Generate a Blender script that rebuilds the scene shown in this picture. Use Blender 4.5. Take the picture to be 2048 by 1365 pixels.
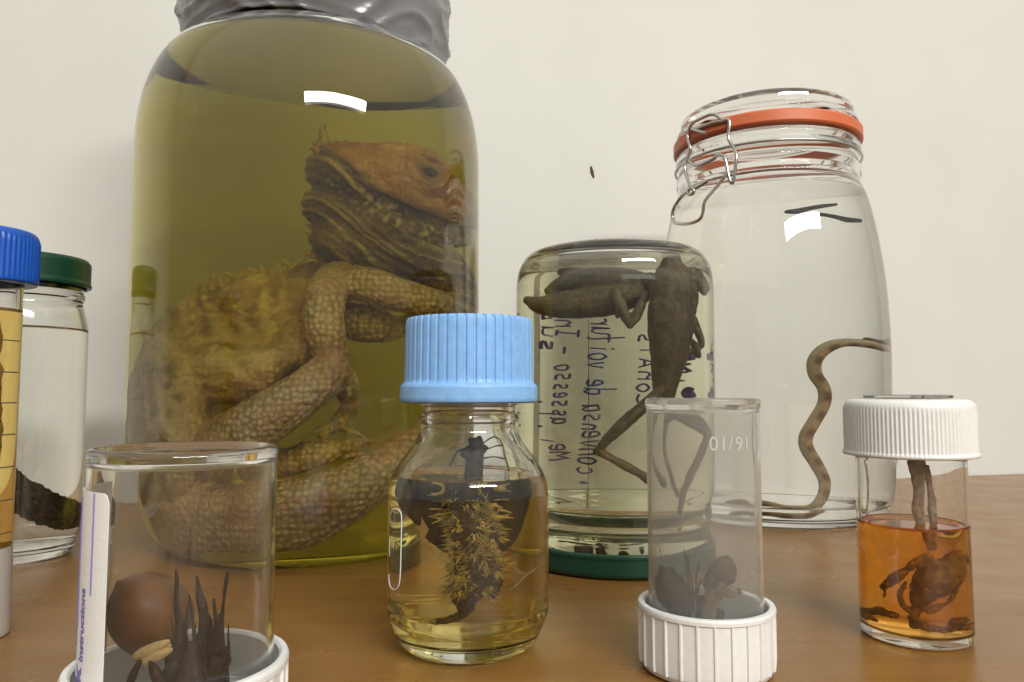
import bpy, bmesh, math, random
import numpy as np
from mathutils import Vector, Matrix, noise

for o in list(bpy.data.objects):
    bpy.data.objects.remove(o, do_unlink=True)
SC = bpy.context.scene
COL = SC.collection
R_ = random.Random(7)

# ------------------------------------------------------------------ camera
CAM_H, F_PX, PITCH = 0.098, 1500.0, math.radians(3.99)
cd = bpy.data.cameras.new("camera")
cam = bpy.data.objects.new("camera", cd); COL.objects.link(cam)
cam.location = (0, 0, CAM_H); cam.rotation_euler = (math.pi / 2 + PITCH, 0, 0)
cd.sensor_fit = 'HORIZONTAL'; cd.sensor_width = 36.0; cd.lens = F_PX / 2048 * 36
cd.clip_start = 0.01; cd.clip_end = 60
SC.camera = cam

# ------------------------------------------------------------------ world + lamps
W = bpy.data.worlds.new("World"); SC.world = W; W.use_nodes = True
nt = W.node_tree; nt.nodes.clear()
wo = nt.nodes.new('ShaderNodeOutputWorld'); wb = nt.nodes.new('ShaderNodeBackground')
tc = nt.nodes.new('ShaderNodeTexCoord'); sx = nt.nodes.new('ShaderNodeSeparateXYZ')
rp = nt.nodes.new('ShaderNodeValToRGB'); mr = nt.nodes.new('ShaderNodeMapRange')
mr.inputs[1].default_value = -1; mr.inputs[2].default_value = 1
cr = rp.color_ramp
cr.elements[0].position = 0.30; cr.elements[0].color = (0.10, 0.075, 0.05, 1)
cr.elements[1].position = 0.92; cr.elements[1].color = (1.3, 1.29, 1.22, 1)
e = cr.elements.new(0.52); e.color = (0.25, 0.235, 0.20, 1)
nt.links.new(tc.outputs['Generated'], sx.inputs[0]); nt.links.new(sx.outputs[2], mr.inputs[0])
nt.links.new(mr.outputs[0], rp.inputs[0]); nt.links.new(rp.outputs[0], wb.inputs[0])
wb.inputs[1].default_value = 0.6
nt.links.new(wb.outputs[0], wo.inputs[0])

def area(name, loc, target, sx_, sy_, power, col):
    l = bpy.data.lights.new(name, 'AREA'); l.shape = 'RECTANGLE'; l.size = sx_; l.size_y = sy_
    l.energy = power; l.color = col
    o = bpy.data.objects.new(name, l); COL.objects.link(o); o.location = loc
    o.rotation_euler = (Vector(target) - Vector(loc)).to_track_quat('-Z', 'Y').to_euler()
    return o
area("room_lamp", (1.15, -2.0, 1.72), (0.1, 0.6, 0.1), 2.0, 0.26, 88, (1, 0.985, 0.935))

SC.view_settings.view_transform = 'Standard'; SC.view_settings.look = 'None'
SC.view_settings.exposure = 0.08; SC.view_settings.gamma = 1.0; SC.view_settings.use_curve_mapping = False
SC.render.engine = 'CYCLES'
cy = SC.cycles
cy.max_bounces = 40; cy.diffuse_bounces = 4; cy.glossy_bounces = 10
cy.transmission_bounces = 40; cy.transparent_max_bounces = 40; cy.volume_bounces = 0
cy.sample_clamp_indirect = 4.0; cy.sample_clamp_direct = 0
cy.caustics_reflective = True; cy.caustics_refractive = True; cy.blur_glossy = 0.6
cy.use_denoising = True
cy.use_adaptive_sampling = False

# ------------------------------------------------------------------ ray helpers (real positions of the things measured from the photo)
FW = np.array([0, math.cos(PITCH), math.sin(PITCH)]); UP = np.array([0, -math.sin(PITCH), math.cos(PITCH)])
RT = np.array([1.0, 0, 0]); EYE = np.array([0, 0, CAM_H])
def ray(u, v):
    d = FW + RT * (u - 1024) / F_PX + UP * (682.5 - v) / F_PX
    return d / np.linalg.norm(d)
def ground(u, v, z=0.0):
    d = ray(u, v); return EYE + d * ((z - CAM_H) / d[2])
def hdir(u, v):
    d = ray(u, v); return math.atan2(d[0], d[1])
class Jar:
    """a round vessel: axis position and radius found from its two edges and its nearest base point"""
    def __init__(s, u1, u2, v, ub=None, vb=None, k=1.0, D=None):
        a1, a2 = hdir(u1, v), hdir(u2, v)
        s.phi = (a1 + a2) / 2; h = (a2 - a1) / 2
        if D is None:
            g = ground(ub, vb); d0 = math.hypot(g[0], g[1]); D = d0 / (1 - k * math.sin(h))
        s.D = D; s.R = D * math.sin(h); s.c = (D * math.sin(s.phi), D * math.cos(s.phi))
    def z(s, v, dr=0.0):            # height on the axis (dr nearer) seen at image row v
        # column of the axis at row v
        dx, dy = s.c[0] * (1 - dr / s.D), s.c[1] * (1 - dr / s.D)
        k = (682.5 - v) / F_PX
        # solve for z : (z-h)*cosP - dy*sinP = k*(dy*cosP + (z-h)*sinP)
        zz = dy * (k * math.cos(PITCH) + math.sin(PITCH)) / (math.cos(PITCH) - k * math.sin(PITCH))
        return CAM_H + zz
    def r(s, half, v):              # radius whose half-width in the photo is `half`
        z = s.z(v) - CAM_H
        depth = s.c[1] * math.cos(PITCH) + z * math.sin(PITCH)
        w = half / F_PX * depth * math.cos(s.phi)
        return w / math.sqrt(1 + (w / s.D) ** 2)
    def hit(s, u, v, R=None, far=False):
        R = R or s.R
        d = ray(u, v); o = np.array([EYE[0] - s.c[0], EYE[1] - s.c[1]])
        a = d[0] ** 2 + d[1] ** 2; b = o[0] * d[0] + o[1] * d[1]; c = o @ o - R * R
        q = b * b - a * c
        if q < 0: q = 0.0
        t = (-b + math.sqrt(q)) / a if far else (-b - math.sqrt(q)) / a
        return EYE + d * t
    def inj(s, u, v, t, n=1.36, R=None):
        """point a fraction t of the way through the liquid along the bent sight line"""
        R = R or s.R
        p = s.hit(u, v, R); d = ray(u, v)
        nn = np.array([p[0] - s.c[0], p[1] - s.c[1], 0]) / R
        nn /= np.linalg.norm(nn)
        ci = -nn @ d; ci = max(ci, 0.02); eta = 1 / n
        k = 1 - eta * eta * (1 - ci * ci)
        dd = eta * d + (eta * ci - math.sqrt(k)) * nn
        o = np.array([p[0] - s.c[0], p[1] - s.c[1]])
        a = dd[0] ** 2 + dd[1] ** 2; b = o[0] * dd[0] + o[1] * dd[1]
        L = -2 * b / a
        return p + dd * (L * t)
def at_y(u, v, y):
    d = ray(u, v); return EYE + d * (y / d[1])

# ------------------------------------------------------------------ mesh helpers
class MB:
    def __init__(s): s.v = []; s.f = []; s.mi = []; s.cur = 0
    def add(s, vs, fs):
        b = len(s.v); s.v += [tuple(map(float, p)) for p in vs]
        s.f += [tuple(b + i for i in q) for q in fs]; s.mi += [s.cur] * len(fs)
        return s
    def lathe(s, prof, c=(0, 0), seg=96, closed=False, warp=None):
        full = []                       # support loops keep long walls' shading straight
        m_ = len(prof)
        def seg_(i):
            if closed: a_, b_ = prof[i % m_], prof[(i + 1) % m_]
            else:
                if i < 0 or i >= m_ - 1: return None
                a_, b_ = prof[i], prof[i + 1]
            return (b_[0] - a_[0], b_[1] - a_[1])
        for i in range(m_):
            full.append(prof[i])
            d = seg_(i)
            if d is None: break
            L = math.hypot(*d)
            if L < .0012: continue
            def need(o_):
                if o_ is None: return 0
                l2 = math.hypot(*o_) + 1e-9
                cs = max(-1, min(1, (d[0] * o_[0] + d[1] * o_[1]) / (L * l2)))
                an = math.degrees(math.acos(cs))
                if an > 18: return min(.0005, L * .2) / L
                if L > 3.5 * l2 and an > .5: return min(l2, L * .3) / L
                return 0
            k0, k1 = need(seg_(i - 1) if (i > 0 or closed) else None), need(seg_(i + 1))
            (r0, z0) = prof[i]
            if k0: full.append((r0 + d[0] * k0, z0 + d[1] * k0))
            if k1: full.append((r0 + d[0] * (1 - k1), z0 + d[1] * (1 - k1)))
        prof = full
        n = len(prof); vs = []; fs = []; idx = []
        for (r, z) in prof:
            if r < 1e-6:
                idx.append([len(vs)]); vs.append((c[0], c[1], z))
            else:
                row = []
                for k in range(seg):
                    a = 2 * math.pi * k / seg
                    rr = r if warp is None else warp(r, a, z)
                    row.append(len(vs)); vs.append((c[0] + rr * math.sin(a), c[1] - rr * math.cos(a), z))
                idx.append(row)
        rng = range(n if closed else n - 1)
        for i in rng:
            A, B = idx[i], idx[(i + 1) % n]
            if len(A) == 1 and len(B) == 1: continue
            for k in range(seg):
                k2 = (k + 1) % seg
                if len(A) == 1: fs.append((A[0], B[k2], B[k]))
                elif len(B) == 1: fs.append((A[k], A[k2], B[0]))
                else: fs.append((A[k], A[k2], B[k2], B[k]))
        return s.add(vs, fs)
    def tube(s, pts, rad, seg=10, sub=4, flat=1.0, up=None, cap=True):
        P = [np.array(p, float) for p in pts]; Rr = list(rad) if hasattr(rad, '__len__') else [rad] * len(P)
        if sub > 1 and len(P) > 1: P, Rr = catmull(P, Rr, sub)
        n = len(P); vs = []; fs = []
        T = [None] * n
        for i in range(n):
            t = P[min(i + 1, n - 1)] - P[max(i - 1, 0)]; T[i] = t / (np.linalg.norm(t) + 1e-12)
        ref = np.array(up, float) if up is not None else np.array([0.13, -0.8, 0.59])
        N = None
        rings = []
        ends = []
        if cap:
            m = [(-1, .0), (-.86, .5), (-.5, .86)]
        for i in range(n):
            if up is not None or N is None:
                N = ref - T[i] * (ref @ T[i])
                if np.linalg.norm(N) < 1e-4: N = np.cross(T[i], [1, 0, 0.3])
            else: N = N - T[i] * (N @ T[i])
            N = N / (np.linalg.norm(N) + 1e-12); B = np.cross(T[i], N)
            def ring(cn, r):
                row = []
                for k in range(seg):
                    a = 2 * math.pi * k / seg
                    row.append(len(vs)); vs.append(cn + N * (r * flat * math.cos(a)) + B * (r * math.sin(a)))
                rings.append(row)
            if cap and i == 0:
                ends.append(len(vs)); vs.append(P[0] - T[0] * Rr[0] * min(1, flat + .2))
                for (o_, k_) in ((-.8, .6), (-.45, .89)): ring(P[0] + T[0] * Rr[0] * o_ * min(1, flat + .2), Rr[0] * k_)
            ring(P[i], Rr[i])
            if cap and i == n - 1:
                for (o_, k_) in ((.45, .89), (.8, .6)): ring(P[i] + T[i] * Rr[i] * o_ * min(1, flat + .2), Rr[i] * k_)
                ends.append(len(vs)); vs.append(P[i] + T[i] * Rr[i] * min(1, flat + .2))
        for a, b in zip(rings[:-1], rings[1:]):
            for k in range(seg):
                k2 = (k + 1) % seg; fs.append((a[k], b[k], b[k2], a[k2])[::-1])
        if cap:
            for k in range(seg):
                k2 = (k + 1) % seg
                fs.append((ends[0], rings[0][k2], rings[0][k])[::-1]); fs.append((ends[1], rings[-1][k], rings[-1][k2])[::-1])
        return s.add(vs, fs)
    def ell(s, c, ax, seg=24, rng=14, rot=None, bump=0.0, freq=60):
        vs = []; fs = []; M = rot or Matrix.Identity(3); c = np.array(c, float)
        for i in range(rng + 1):
            th = math.pi * i / rng
            for k in range(seg if 0 < i < rng else 1):
                a = 2 * math.pi * k / seg
                p = Vector((ax[0] * math.sin(th) * math.cos(a), ax[1] * math.sin(th) * math.sin(a), ax[2] * math.cos(th)))
                if bump:
                    p *= 1 + bump * noise.noise((p + Vector(c)) * freq)
                vs.append(c + np.array(M @ p))
        def ix(i, k):
            if i == 0: return 0
            if i == rng: return 1 + (rng - 1) * seg
            return 1 + (i - 1) * seg + k % seg
        for i in range(rng):
            for k in range(seg):
                q = (ix(i, k), ix(i + 1, k), ix(i + 1, k + 1), ix(i, k + 1))
                q = tuple(dict.fromkeys(q)); fs.append(q)
        return s.add(vs, fs)
    def box(s, lo, hi):
        x0, y0, z0 = lo; x1, y1, z1 = hi
        return s.add([(x0, y0, z0), (x1, y0, z0), (x1, y1, z0), (x0, y1, z0), (x0, y0, z1), (x1, y0, z1), (x1, y1, z1), (x0, y1, z1)],
                     [(3, 2, 1, 0), (4, 5, 6, 7), (0, 1, 5, 4), (1, 2, 6, 5), (2, 3, 7, 6), (3, 0, 4, 7)])
    def mesh(s, name):
        m = bpy.data.meshes.new(name); m.from_pydata(s.v, [], s.f); m.validate(); m.update(); return m
    def build(s, name, mat, parent=None, smooth=True, sharp=None, origin=None):
        m = s.mesh(name); return link(m, name, mat, parent, smooth, sharp, origin)
def link(m, name, mat, parent=None, smooth=True, sharp=None, origin=None):
    m.polygons.foreach_set('use_smooth', [smooth] * len(m.polygons))
    if smooth and sharp: m.set_sharp_from_angle(angle=math.radians(sharp))
    o = bpy.data.objects.new(name, m); COL.objects.link(o)
    for mm in (mat if isinstance(mat, (list, tuple)) else [mat]): m.materials.append(mm)
    org = Vector(origin) if origin is not None else (parent.location.copy() if parent is not None else Vector((0, 0, 0)))
    if parent is not None and parent.type != 'EMPTY':   # parts of parts share the root's origin
        org = Vector(parent['_o']) if '_o' in parent else org
    if org.length > 0: m.transform(Matrix.Translation(-org))
    if parent is not None:
        o.parent = parent
        po = Vector(parent['_o']) if '_o' in parent else parent.location
        o.location = org - po
    else: o.location = org
    o['_o'] = tuple(org)
    return o
def catmull(P, Rr, sub):
    out = []; ro = []
    n = len(P)
    for i in range(n - 1):
        p0, p1, p2, p3 = P[max(i - 1, 0)], P[i], P[i + 1], P[min(i + 2, n - 1)]
        r0, r1, r2, r3 = Rr[max(i - 1, 0)], Rr[i], Rr[i + 1], Rr[min(i + 2, n - 1)]
        for k in range(sub):
            t = k / sub; a = t * t; b = a * t
            f = lambda q0, q1, q2, q3: 0.5 * (2 * q1 + (q2 - q0) * t + (2 * q0 - 5 * q1 + 4 * q2 - q3) * a + (3 * q1 - q0 - 3 * q2 + q3) * b)
            out.append(f(p0, p1, p2, p3)); ro.append(max(1e-5, f(r0, r1, r2, r3)))
    out.append(P[-1]); ro.append(Rr[-1])
    return out, ro
def spl(prof, sub=4):                 # smooth a list of (r, z) into a curve
    P = [np.array(p, float) for p in prof]; o, _ = catmull(P, [1] * len(P), sub)
    return [(max(0.0, float(p[0])), float(p[1])) for p in o]
def arc(cx, cz, rx, rz, a0, a1, n=8):
    return [(cx + rx * math.cos(math.radians(a0 + (a1 - a0) * i / n)), cz + rz * math.sin(math.radians(a0 + (a1 - a0) * i / n))) for i in range(n + 1)]
def remesh(mb, voxel, smooth=4, name='tmp'):
    m = mb.mesh(name); o = bpy.data.objects.new(name, m); COL.objects.link(o)
    md = o.modifiers.new('r', 'REMESH'); md.mode = 'VOXEL'; md.voxel_size = voxel
    if smooth:
        sm = o.modifiers.new('s', 'SMOOTH'); sm.iterations = smooth; sm.factor = 0.5
    dg = bpy.context.evaluated_depsgraph_get(); dg.update()
    r = bpy.data.meshes.new_from_object(o.evaluated_get(dg))
    bpy.data.objects.remove(o, do_unlink=True); bpy.data.meshes.remove(m)
    return r
def coords(m):
    a = np.empty(len(m.vertices) * 3); m.vertices.foreach_get('co', a); return a.reshape(-1, 3)
def normals(m):
    a = np.empty(len(m.vertices) * 3); m.vertex_normals.foreach_get('vector', a); return a.reshape(-1, 3)
def setco(m, c):
    m.vertices.foreach_set('co', c.ravel()); m.update()
def fbm(p, f, oct=3):
    return noise.fractal(Vector(p) * f, 0.9, 2.0, oct)
def set_color(m, cols, name='pigment'):
    at = m.color_attributes.new(name, 'FLOAT_COLOR', 'POINT')
    c = np.ones((len(m.vertices), 4)); c[:, :3] = cols; at.data.foreach_set('color', c.ravel())
def merge_mesh(base, mb):             # append an MB to a finished mesh
    bm = bmesh.new(); bm.from_mesh(base); t = mb.mesh('t'); bm.from_mesh(t); bm.to_mesh(base); bm.free(); bpy.data.meshes.remove(t)
    return base

# ------------------------------------------------------------------ tags
def tag(o, label, cat, group=None):
    o['label'] = label; o['category'] = cat
    if group: o['group'] = group
    return o
def thing(name, loc, label, cat, group=None):
    o = bpy.data.objects.new(name, None); COL.objects.link(o); o.location = (float(loc[0]), float(loc[1]), 0); o.empty_display_size = .02
    o['_o'] = (float(loc[0]), float(loc[1]), 0.0)
    return tag(o, label, cat, group)

# ------------------------------------------------------------------ materials
def mat(name):
    m = bpy.data.materials.new(name); m.use_nodes = True
    return m, m.node_tree.nodes, m.node_tree.links, m.node_tree.nodes['Principled BSDF']
def simple(name, col, rough=.5, spec=.5, metal=0.0, bump=0, bscale=200, var=0.0, sss=0.0, coat=0.0):
    m, N, L, b = mat(name)
    b.inputs['Base Color'].default_value = (*col, 1); b.inputs['Roughness'].default_value = rough
    b.inputs['Specular IOR Level'].default_value = spec; b.inputs['Metallic'].default_value = metal
    b.inputs['Coat Weight'].default_value = coat
    if sss: b.inputs['Subsurface Weight'].default_value = sss; b.inputs['Subsurface Radius'].default_value = (.004, .002, .001); b.inputs['Subsurface Scale'].default_value = 1
    if bump or var:
        t = N.new('ShaderNodeTexCoord'); n = N.new('ShaderNodeTexNoise'); n.inputs['Scale'].default_value = bscale; n.inputs['Detail'].default_value = 6
        L.new(t.outputs['Object'], n.inputs['Vector'])
        if bump:
            bp = N.new('ShaderNodeBump'); bp.inputs['Strength'].default_value = bump; bp.inputs['Distance'].default_value = .001
            L.new(n.outputs[0], bp.inputs['Height']); L.new(bp.outputs[0], b.inputs['Normal'])
        if var:
            r = N.new('ShaderNodeValToRGB'); r.color_ramp.elements[0].position = .3; r.color_ramp.elements[1].position = .7
            r.color_ramp.elements[0].color = (*[c * (1 - var) for c in col], 1); r.color_ramp.elements[1].color = (*[min(1, c * (1 + var)) for c in col], 1)
            L.new(n.outputs[0], r.inputs[0]); L.new(r.outputs[0], b.inputs['Base Color'])
    return m
def glass(name, col=(1, 1, 1), ior=1.5, rough=0.0, bump=0.0):
    m, N, L, b = mat(name)
    b.inputs['Base Color'].default_value = (*col, 1); b.inputs['Roughness'].default_value = rough
    b.inputs['Transmission Weight'].default_value = 1; b.inputs['IOR'].default_value = ior
    if bump:
        t = N.new('ShaderNodeTexCoord'); n = N.new('ShaderNodeTexNoise'); n.inputs['Scale'].default_value = 25; n.inputs['Detail'].default_value = 1
        L.new(t.outputs['Object'], n.inputs['Vector'])
        bp = N.new('ShaderNodeBump'); bp.inputs['Strength'].default_value = bump; bp.inputs['Distance'].default_value = .004
        L.new(n.outputs[0], bp.inputs['Height']); L.new(bp.outputs[0], b.inputs['Normal'])
    return m
def liquid(name, absorb, dens, ior=1.36):
    m = glass(name, (1, 1, 1), ior)
    N, L = m.node_tree.nodes, m.node_tree.links
    va = N.new('ShaderNodeVolumeAbsorption'); va.inputs[0].default_value = (*absorb, 1); va.inputs[1].default_value = dens
    L.new(va.outputs[0], N['Material Output'].inputs['Volume'])
    return m
def attr_mat(name, rough=.5, scale_f=None, bump=.4, spec=.4, crease=.35, dist=.001, masked=False):
    """skin coloured by its stored pigment, with small scales or grain"""
    m, N, L, b = mat(name)
    a = N.new('ShaderNodeVertexColor'); a.layer_name = 'pigment'
    b.inputs['Roughness'].default_value = rough; b.inputs['Specular IOR Level'].default_value = spec
    t = N.new('ShaderNodeTexCoord')
    nz = N.new('ShaderNodeTexNoise'); nz.inputs['Scale'].default_value = 900; nz.inputs['Detail'].default_value = 3
    L.new(t.outputs['Object'], nz.inputs['Vector'])
    hs = N.new('ShaderNodeMix'); hs.data_type = 'RGBA'; hs.blend_type = 'MULTIPLY'
    L.new(a.outputs[0], hs.inputs[6])
    if scale_f:
        vo = N.new('ShaderNodeTexVoronoi'); vo.inputs['Scale'].default_value = scale_f; vo.inputs['Randomness'].default_value = .55
        L.new(t.outputs['Object'], vo.inputs['Vector'])
        r = N.new('ShaderNodeValToRGB'); r.color_ramp.elements[0].position = .15; r.color_ramp.elements[0].color = (1.12, 1.1, 1.06, 1)
        r.color_ramp.elements[1].position = .75; r.color_ramp.elements[1].color = (1 - crease, 1 - crease, 1 - crease, 1)
        L.new(vo.outputs['Distance'], r.inputs[0]); L.new(r.outputs[0], hs.inputs[7]); hs.inputs[0].default_value = 1
        if masked:
            at_ = N.new('ShaderNodeAttribute'); at_.attribute_name = 'scaly'; L.new(at_.outputs['Fac'], hs.inputs[0])
        inv = N.new('ShaderNodeMath'); inv.operation = 'SUBTRACT'; inv.inputs[0].default_value = 1
        L.new(vo.outputs['Distance'], inv.inputs[1]); h = inv.outputs[0]
        if masked:
            nm = N.new('ShaderNodeTexNoise'); nm.inputs['Scale'].default_value = 330; nm.inputs['Detail'].default_value = 5; L.new(t.outputs['Object'], nm.inputs['Vector'])
            mh = N.new('ShaderNodeMix'); mh.data_type = 'FLOAT'; L.new(at_.outputs['Fac'], mh.inputs[0]); L.new(nm.outputs[0], mh.inputs[2]); L.new(inv.outputs[0], mh.inputs[3]); h = mh.outputs[0]
    else:
        L.new(nz.outputs[0], hs.inputs[7]); hs.inputs[0].default_value = .6; h = nz.outputs[0]
    bp = N.new('ShaderNodeBump'); bp.inputs['Strength'].default_value = bump; bp.inputs['Distance'].default_value = dist
    L.new(h, bp.inputs['Height']); L.new(bp.outputs[0], b.inputs['Normal']); L.new(hs.outputs[2], b.inputs['Base Color'])
    return m

M_GLASS = glass('clear_glass', (.992, .998, .985)); M_GLASS_T = glass('jar_glass', (.98, 1, .975), bump=.02)
M_CLEAR = glass('clear_plastic', (.99, .985, .98), 1.46, 0.01)
M_WHITE = simple('white_plastic', (.77, .765, .74), .4, .5, bump=.06, bscale=350, var=.035)
M_GREEN = simple('green_lid_paint', (.006, .048, .026), .3, .5)
M_STEEL = simple('steel_wire', (.55, .53, .50), .28, .5, 1.0)
M_PAPER = simple('label_paper', (.80, .79, .76), .6, .3, bump=.1, bscale=900)
M_INK = simple('purple_ink', (.24, .17, .62), .6, .2)
_n, _l = M_INK.node_tree.nodes, M_INK.node_tree.links
_t = _n.new('ShaderNodeBsdfTranslucent'); _t.inputs[0].default_value = (.46, .36, .85, 1); _x = _n.new('ShaderNodeMixShader'); _x.inputs[0].default_value = .6
_l.new(_n['Principled BSDF'].outputs[0], _x.inputs[1]); _l.new(_t.outputs[0], _x.inputs[2]); _l.new(_x.outputs[0], _n['Material Output'].inputs['Surface'])
M_PRINT = simple('label_print', (.20, .18, .42), .6, .2)

# ------------------------------------------------------------------ the setting
def wood():
    m, N, L, b = mat('table_wood')
    t = N.new('ShaderNodeTexCoord'); mp = N.new('ShaderNodeMapping'); mp.inputs['Scale'].default_value = (2.2, 42, 1); mp.inputs['Rotation'].default_value = (0, 0, .05)
    L.new(t.outputs['Object'], mp.inputs[0])
    n1 = N.new('ShaderNodeTexNoise'); n1.inputs['Scale'].default_value = 3; n1.inputs['Detail'].default_value = 9; n1.inputs['Distortion'].default_value = .4
    L.new(mp.outputs[0], n1.inputs['Vector'])
    n2 = N.new('ShaderNodeTexNoise'); n2.inputs['Scale'].default_value = 5; n2.inputs['Detail'].default_value = 2; L.new(t.outputs['Object'], n2.inputs['Vector'])
    r = N.new('ShaderNodeValToRGB'); cr = r.color_ramp
    cr.elements[0].position = .28; cr.elements[0].color = (.275, .128, .030, 1)
    cr.elements[1].position = .75; cr.elements[1].color = (.345, .170, .045, 1)
    L.new(n1.outputs[0], r.inputs[0])
    mx = N.new('ShaderNodeMix'); mx.data_type = 'RGBA'; mx.blend_type = 'MULTIPLY'; mx.inputs[0].default_value = .35
    L.new(r.outputs[0], mx.inputs[6]); L.new(n2.outputs[0], mx.inputs[7]); L.new(mx.outputs[2], b.inputs['Base Color'])
    mp2 = N.new('ShaderNodeMapping'); mp2.inputs['Scale'].default_value = (60, 900, 1); L.new(t.outputs['Object'], mp2.inputs[0])
    n3 = N.new('ShaderNodeTexNoise'); n3.inputs['Scale'].default_value = 1.0; n3.inputs['Detail'].default_value = 3; L.new(mp2.outputs[0], n3.inputs['Vector'])
    r3 = N.new('ShaderNodeValToRGB'); r3.color_ramp.elements[0].position = .34; r3.color_ramp.elements[0].color = (.62, .58, .55, 1); r3.color_ramp.elements[1].position = .46; r3.color_ramp.elements[1].color = (1, 1, 1, 1); L.new(n3.outputs[0], r3.inputs[0])
    m3 = N.new('ShaderNodeMix'); m3.data_type = 'RGBA'; m3.blend_type = 'MULTIPLY'; m3.inputs[0].default_value = .3
    L.new(mx.outputs[2], m3.inputs[6]); L.new(r3.outputs[0], m3.inputs[7]); L.new(m3.outputs[2], b.inputs['Base Color'])
    n4 = N.new('ShaderNodeTexNoise'); n4.inputs['Scale'].default_value = 28; n4.inputs['Detail'].default_value = 6; L.new(t.outputs['Object'], n4.inputs['Vector'])
    r4 = N.new('ShaderNodeMapRange'); r4.inputs[1].default_value = .35; r4.inputs[2].default_value = .7; r4.inputs[3].default_value = .26; r4.inputs[4].default_value = .36
    L.new(n4.outputs[0], r4.inputs[0]); L.new(r4.outputs[0], b.inputs['Roughness']); b.inputs['Specular IOR Level'].default_value = .5
    bp = N.new('ShaderNodeBump'); bp.inputs['Strength'].default_value = .05; bp.inputs['Distance'].default_value = .0006
    L.new(n1.outputs[0], bp.inputs['Height']); L.new(bp.outputs[0], b.inputs['Normal'])
    return m
def plaster():
    m, N, L, b = mat('wall_paint')
    t = N.new('ShaderNodeTexCoord')
    n = N.new('ShaderNodeTexNoise'); n.inputs['Scale'].default_value = 9; n.inputs['Detail'].default_value = 4; L.new(t.outputs['Object'], n.inputs['Vector'])
    n2 = N.new('ShaderNodeTexNoise'); n2.inputs['Scale'].default_value = 160; n2.inputs['Detail'].default_value = 3; L.new(t.outputs['Object'], n2.inputs['Vector'])
    r = N.new('ShaderNodeValToRGB'); r.color_ramp.elements[0].position = .3; r.color_ramp.elements[0].color = (.67, .665, .615, 1)
    r.color_ramp.elements[1].position = .7; r.color_ramp.elements[1].color = (.70, .695, .645, 1)
    L.new(n.outputs[0], r.inputs[0]); L.new(r.outputs[0], b.inputs['Base Color'])
    b.inputs['Roughness'].default_value = .6; b.inputs['Specular IOR Level'].default_value = .3
    bp = N.new('ShaderNodeBump'); bp.inputs['Strength'].default_value = .12; bp.inputs['Distance'].default_value = .001
    L.new(n2.outputs[0], bp.inputs['Height']); L.new(bp.outputs[0], b.inputs['Normal'])
    return m
pL, pR = ground(215, 1008), ground(1950, 951)
wd = (pR - pL); wd[2] = 0; wd /= np.linalg.norm(wd); wn = np.array([wd[1], -wd[0], 0])   # towards the camera
def wall_pt(a, z, off=0.0): return pL + wd * a + np.array([0, 0, z]) + wn * off
mb = MB(); q = [wall_pt(-3, -.5), wall_pt(2.6, -.5), wall_pt(2.6, 2.2), wall_pt(-3, 2.2)]; q2 = [p - wn * .05 for p in q]
mb.add(q + q2, [(0, 1, 2, 3), (7, 6, 5, 4), (1, 0, 4, 5), (2, 1, 5, 6), (3, 2, 6, 7), (0, 3, 7, 4)])
WALL = mb.build('wall', plaster(), smooth=False); WALL['kind'] = 'structure'
mb = MB(); A, B = wall_pt(-2.2, 0, .002), wall_pt(2.2, 0, .002)
front = [(1.6, -.35, 0), (-1.2, -.35, 0)]
top = [A, np.array((-2.2, -.45, 0)), np.array((2.3, -.45, 0)), B]
mb.add(top + [p - np.array([0, 0, .03]) for p in top], [(0, 1, 2, 3), (7, 6, 5, 4), (1, 0, 4, 5), (2, 1, 5, 6), (3, 2, 6, 7), (0, 3, 7, 4)])
TABLE = mb.build('table', wood(), smooth=False); TABLE['kind'] = 'structure'
def wall_at(u, v, off=0.0):
    d = ray(u, v); t = ((pL - EYE) @ wn) / (d @ wn); return EYE + d * t + wn * off
mb = MB(); mb.tube([wall_at(1182, 334), wall_at(1184, 345), wall_at(1187, 356)], [.0012, .0021, .0012], 8, 4, flat=.35, up=wn)
mb.build('scuff_mark', simple('scuff', (.10, .055, .035), .8), WALL)
# ------------------------------------------------------------------ vessels: positions
BIG = Jar(262, 958, 400, 605, 1152, .92)
MAS = Jar(1318, 1783, 700, 1559, 1062, .88)
INV = Jar(1032, 1429, 650, 1228, 1165, 1.0)
BOT = Jar(775, 1097, 1050, 935, 1343, .86)
TUB = Jar(1276, 1553, 1250, 1417, 1388, 1.0)      # translucent pot: its cap
VIA = Jar(1716, 1946, 1150, 1833, 1302, .97)
POT = Jar(172, 556, 890, D=.188)                  # label pot: its glass
TUBE = Jar(-140, 34, 900, -48, 1292, 1.0)
LEFT = Jar(-90, 177, 680, 46, 1132, .9)
for n_, j in dict(BIG=BIG, MAS=MAS, INV=INV, BOT=BOT, TUB=TUB, VIA=VIA, POT=POT, TUBE=TUBE, LEFT=LEFT).items():
    print(n_, 'c=(%.4f,%.4f) R=%.4f' % (*j.c, j.R), 'wall gap %.4f' % (((np.array([*j.c, 0]) - pL) @ wn) - j.R))

def wire(pts, r, jar, Rr=None, mbx=None, sub=3):
    m = mbx or MB(); m.tube([jar.hit(u, v, R) for (u, v, R) in pts], r, 8, sub); return m

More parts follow.
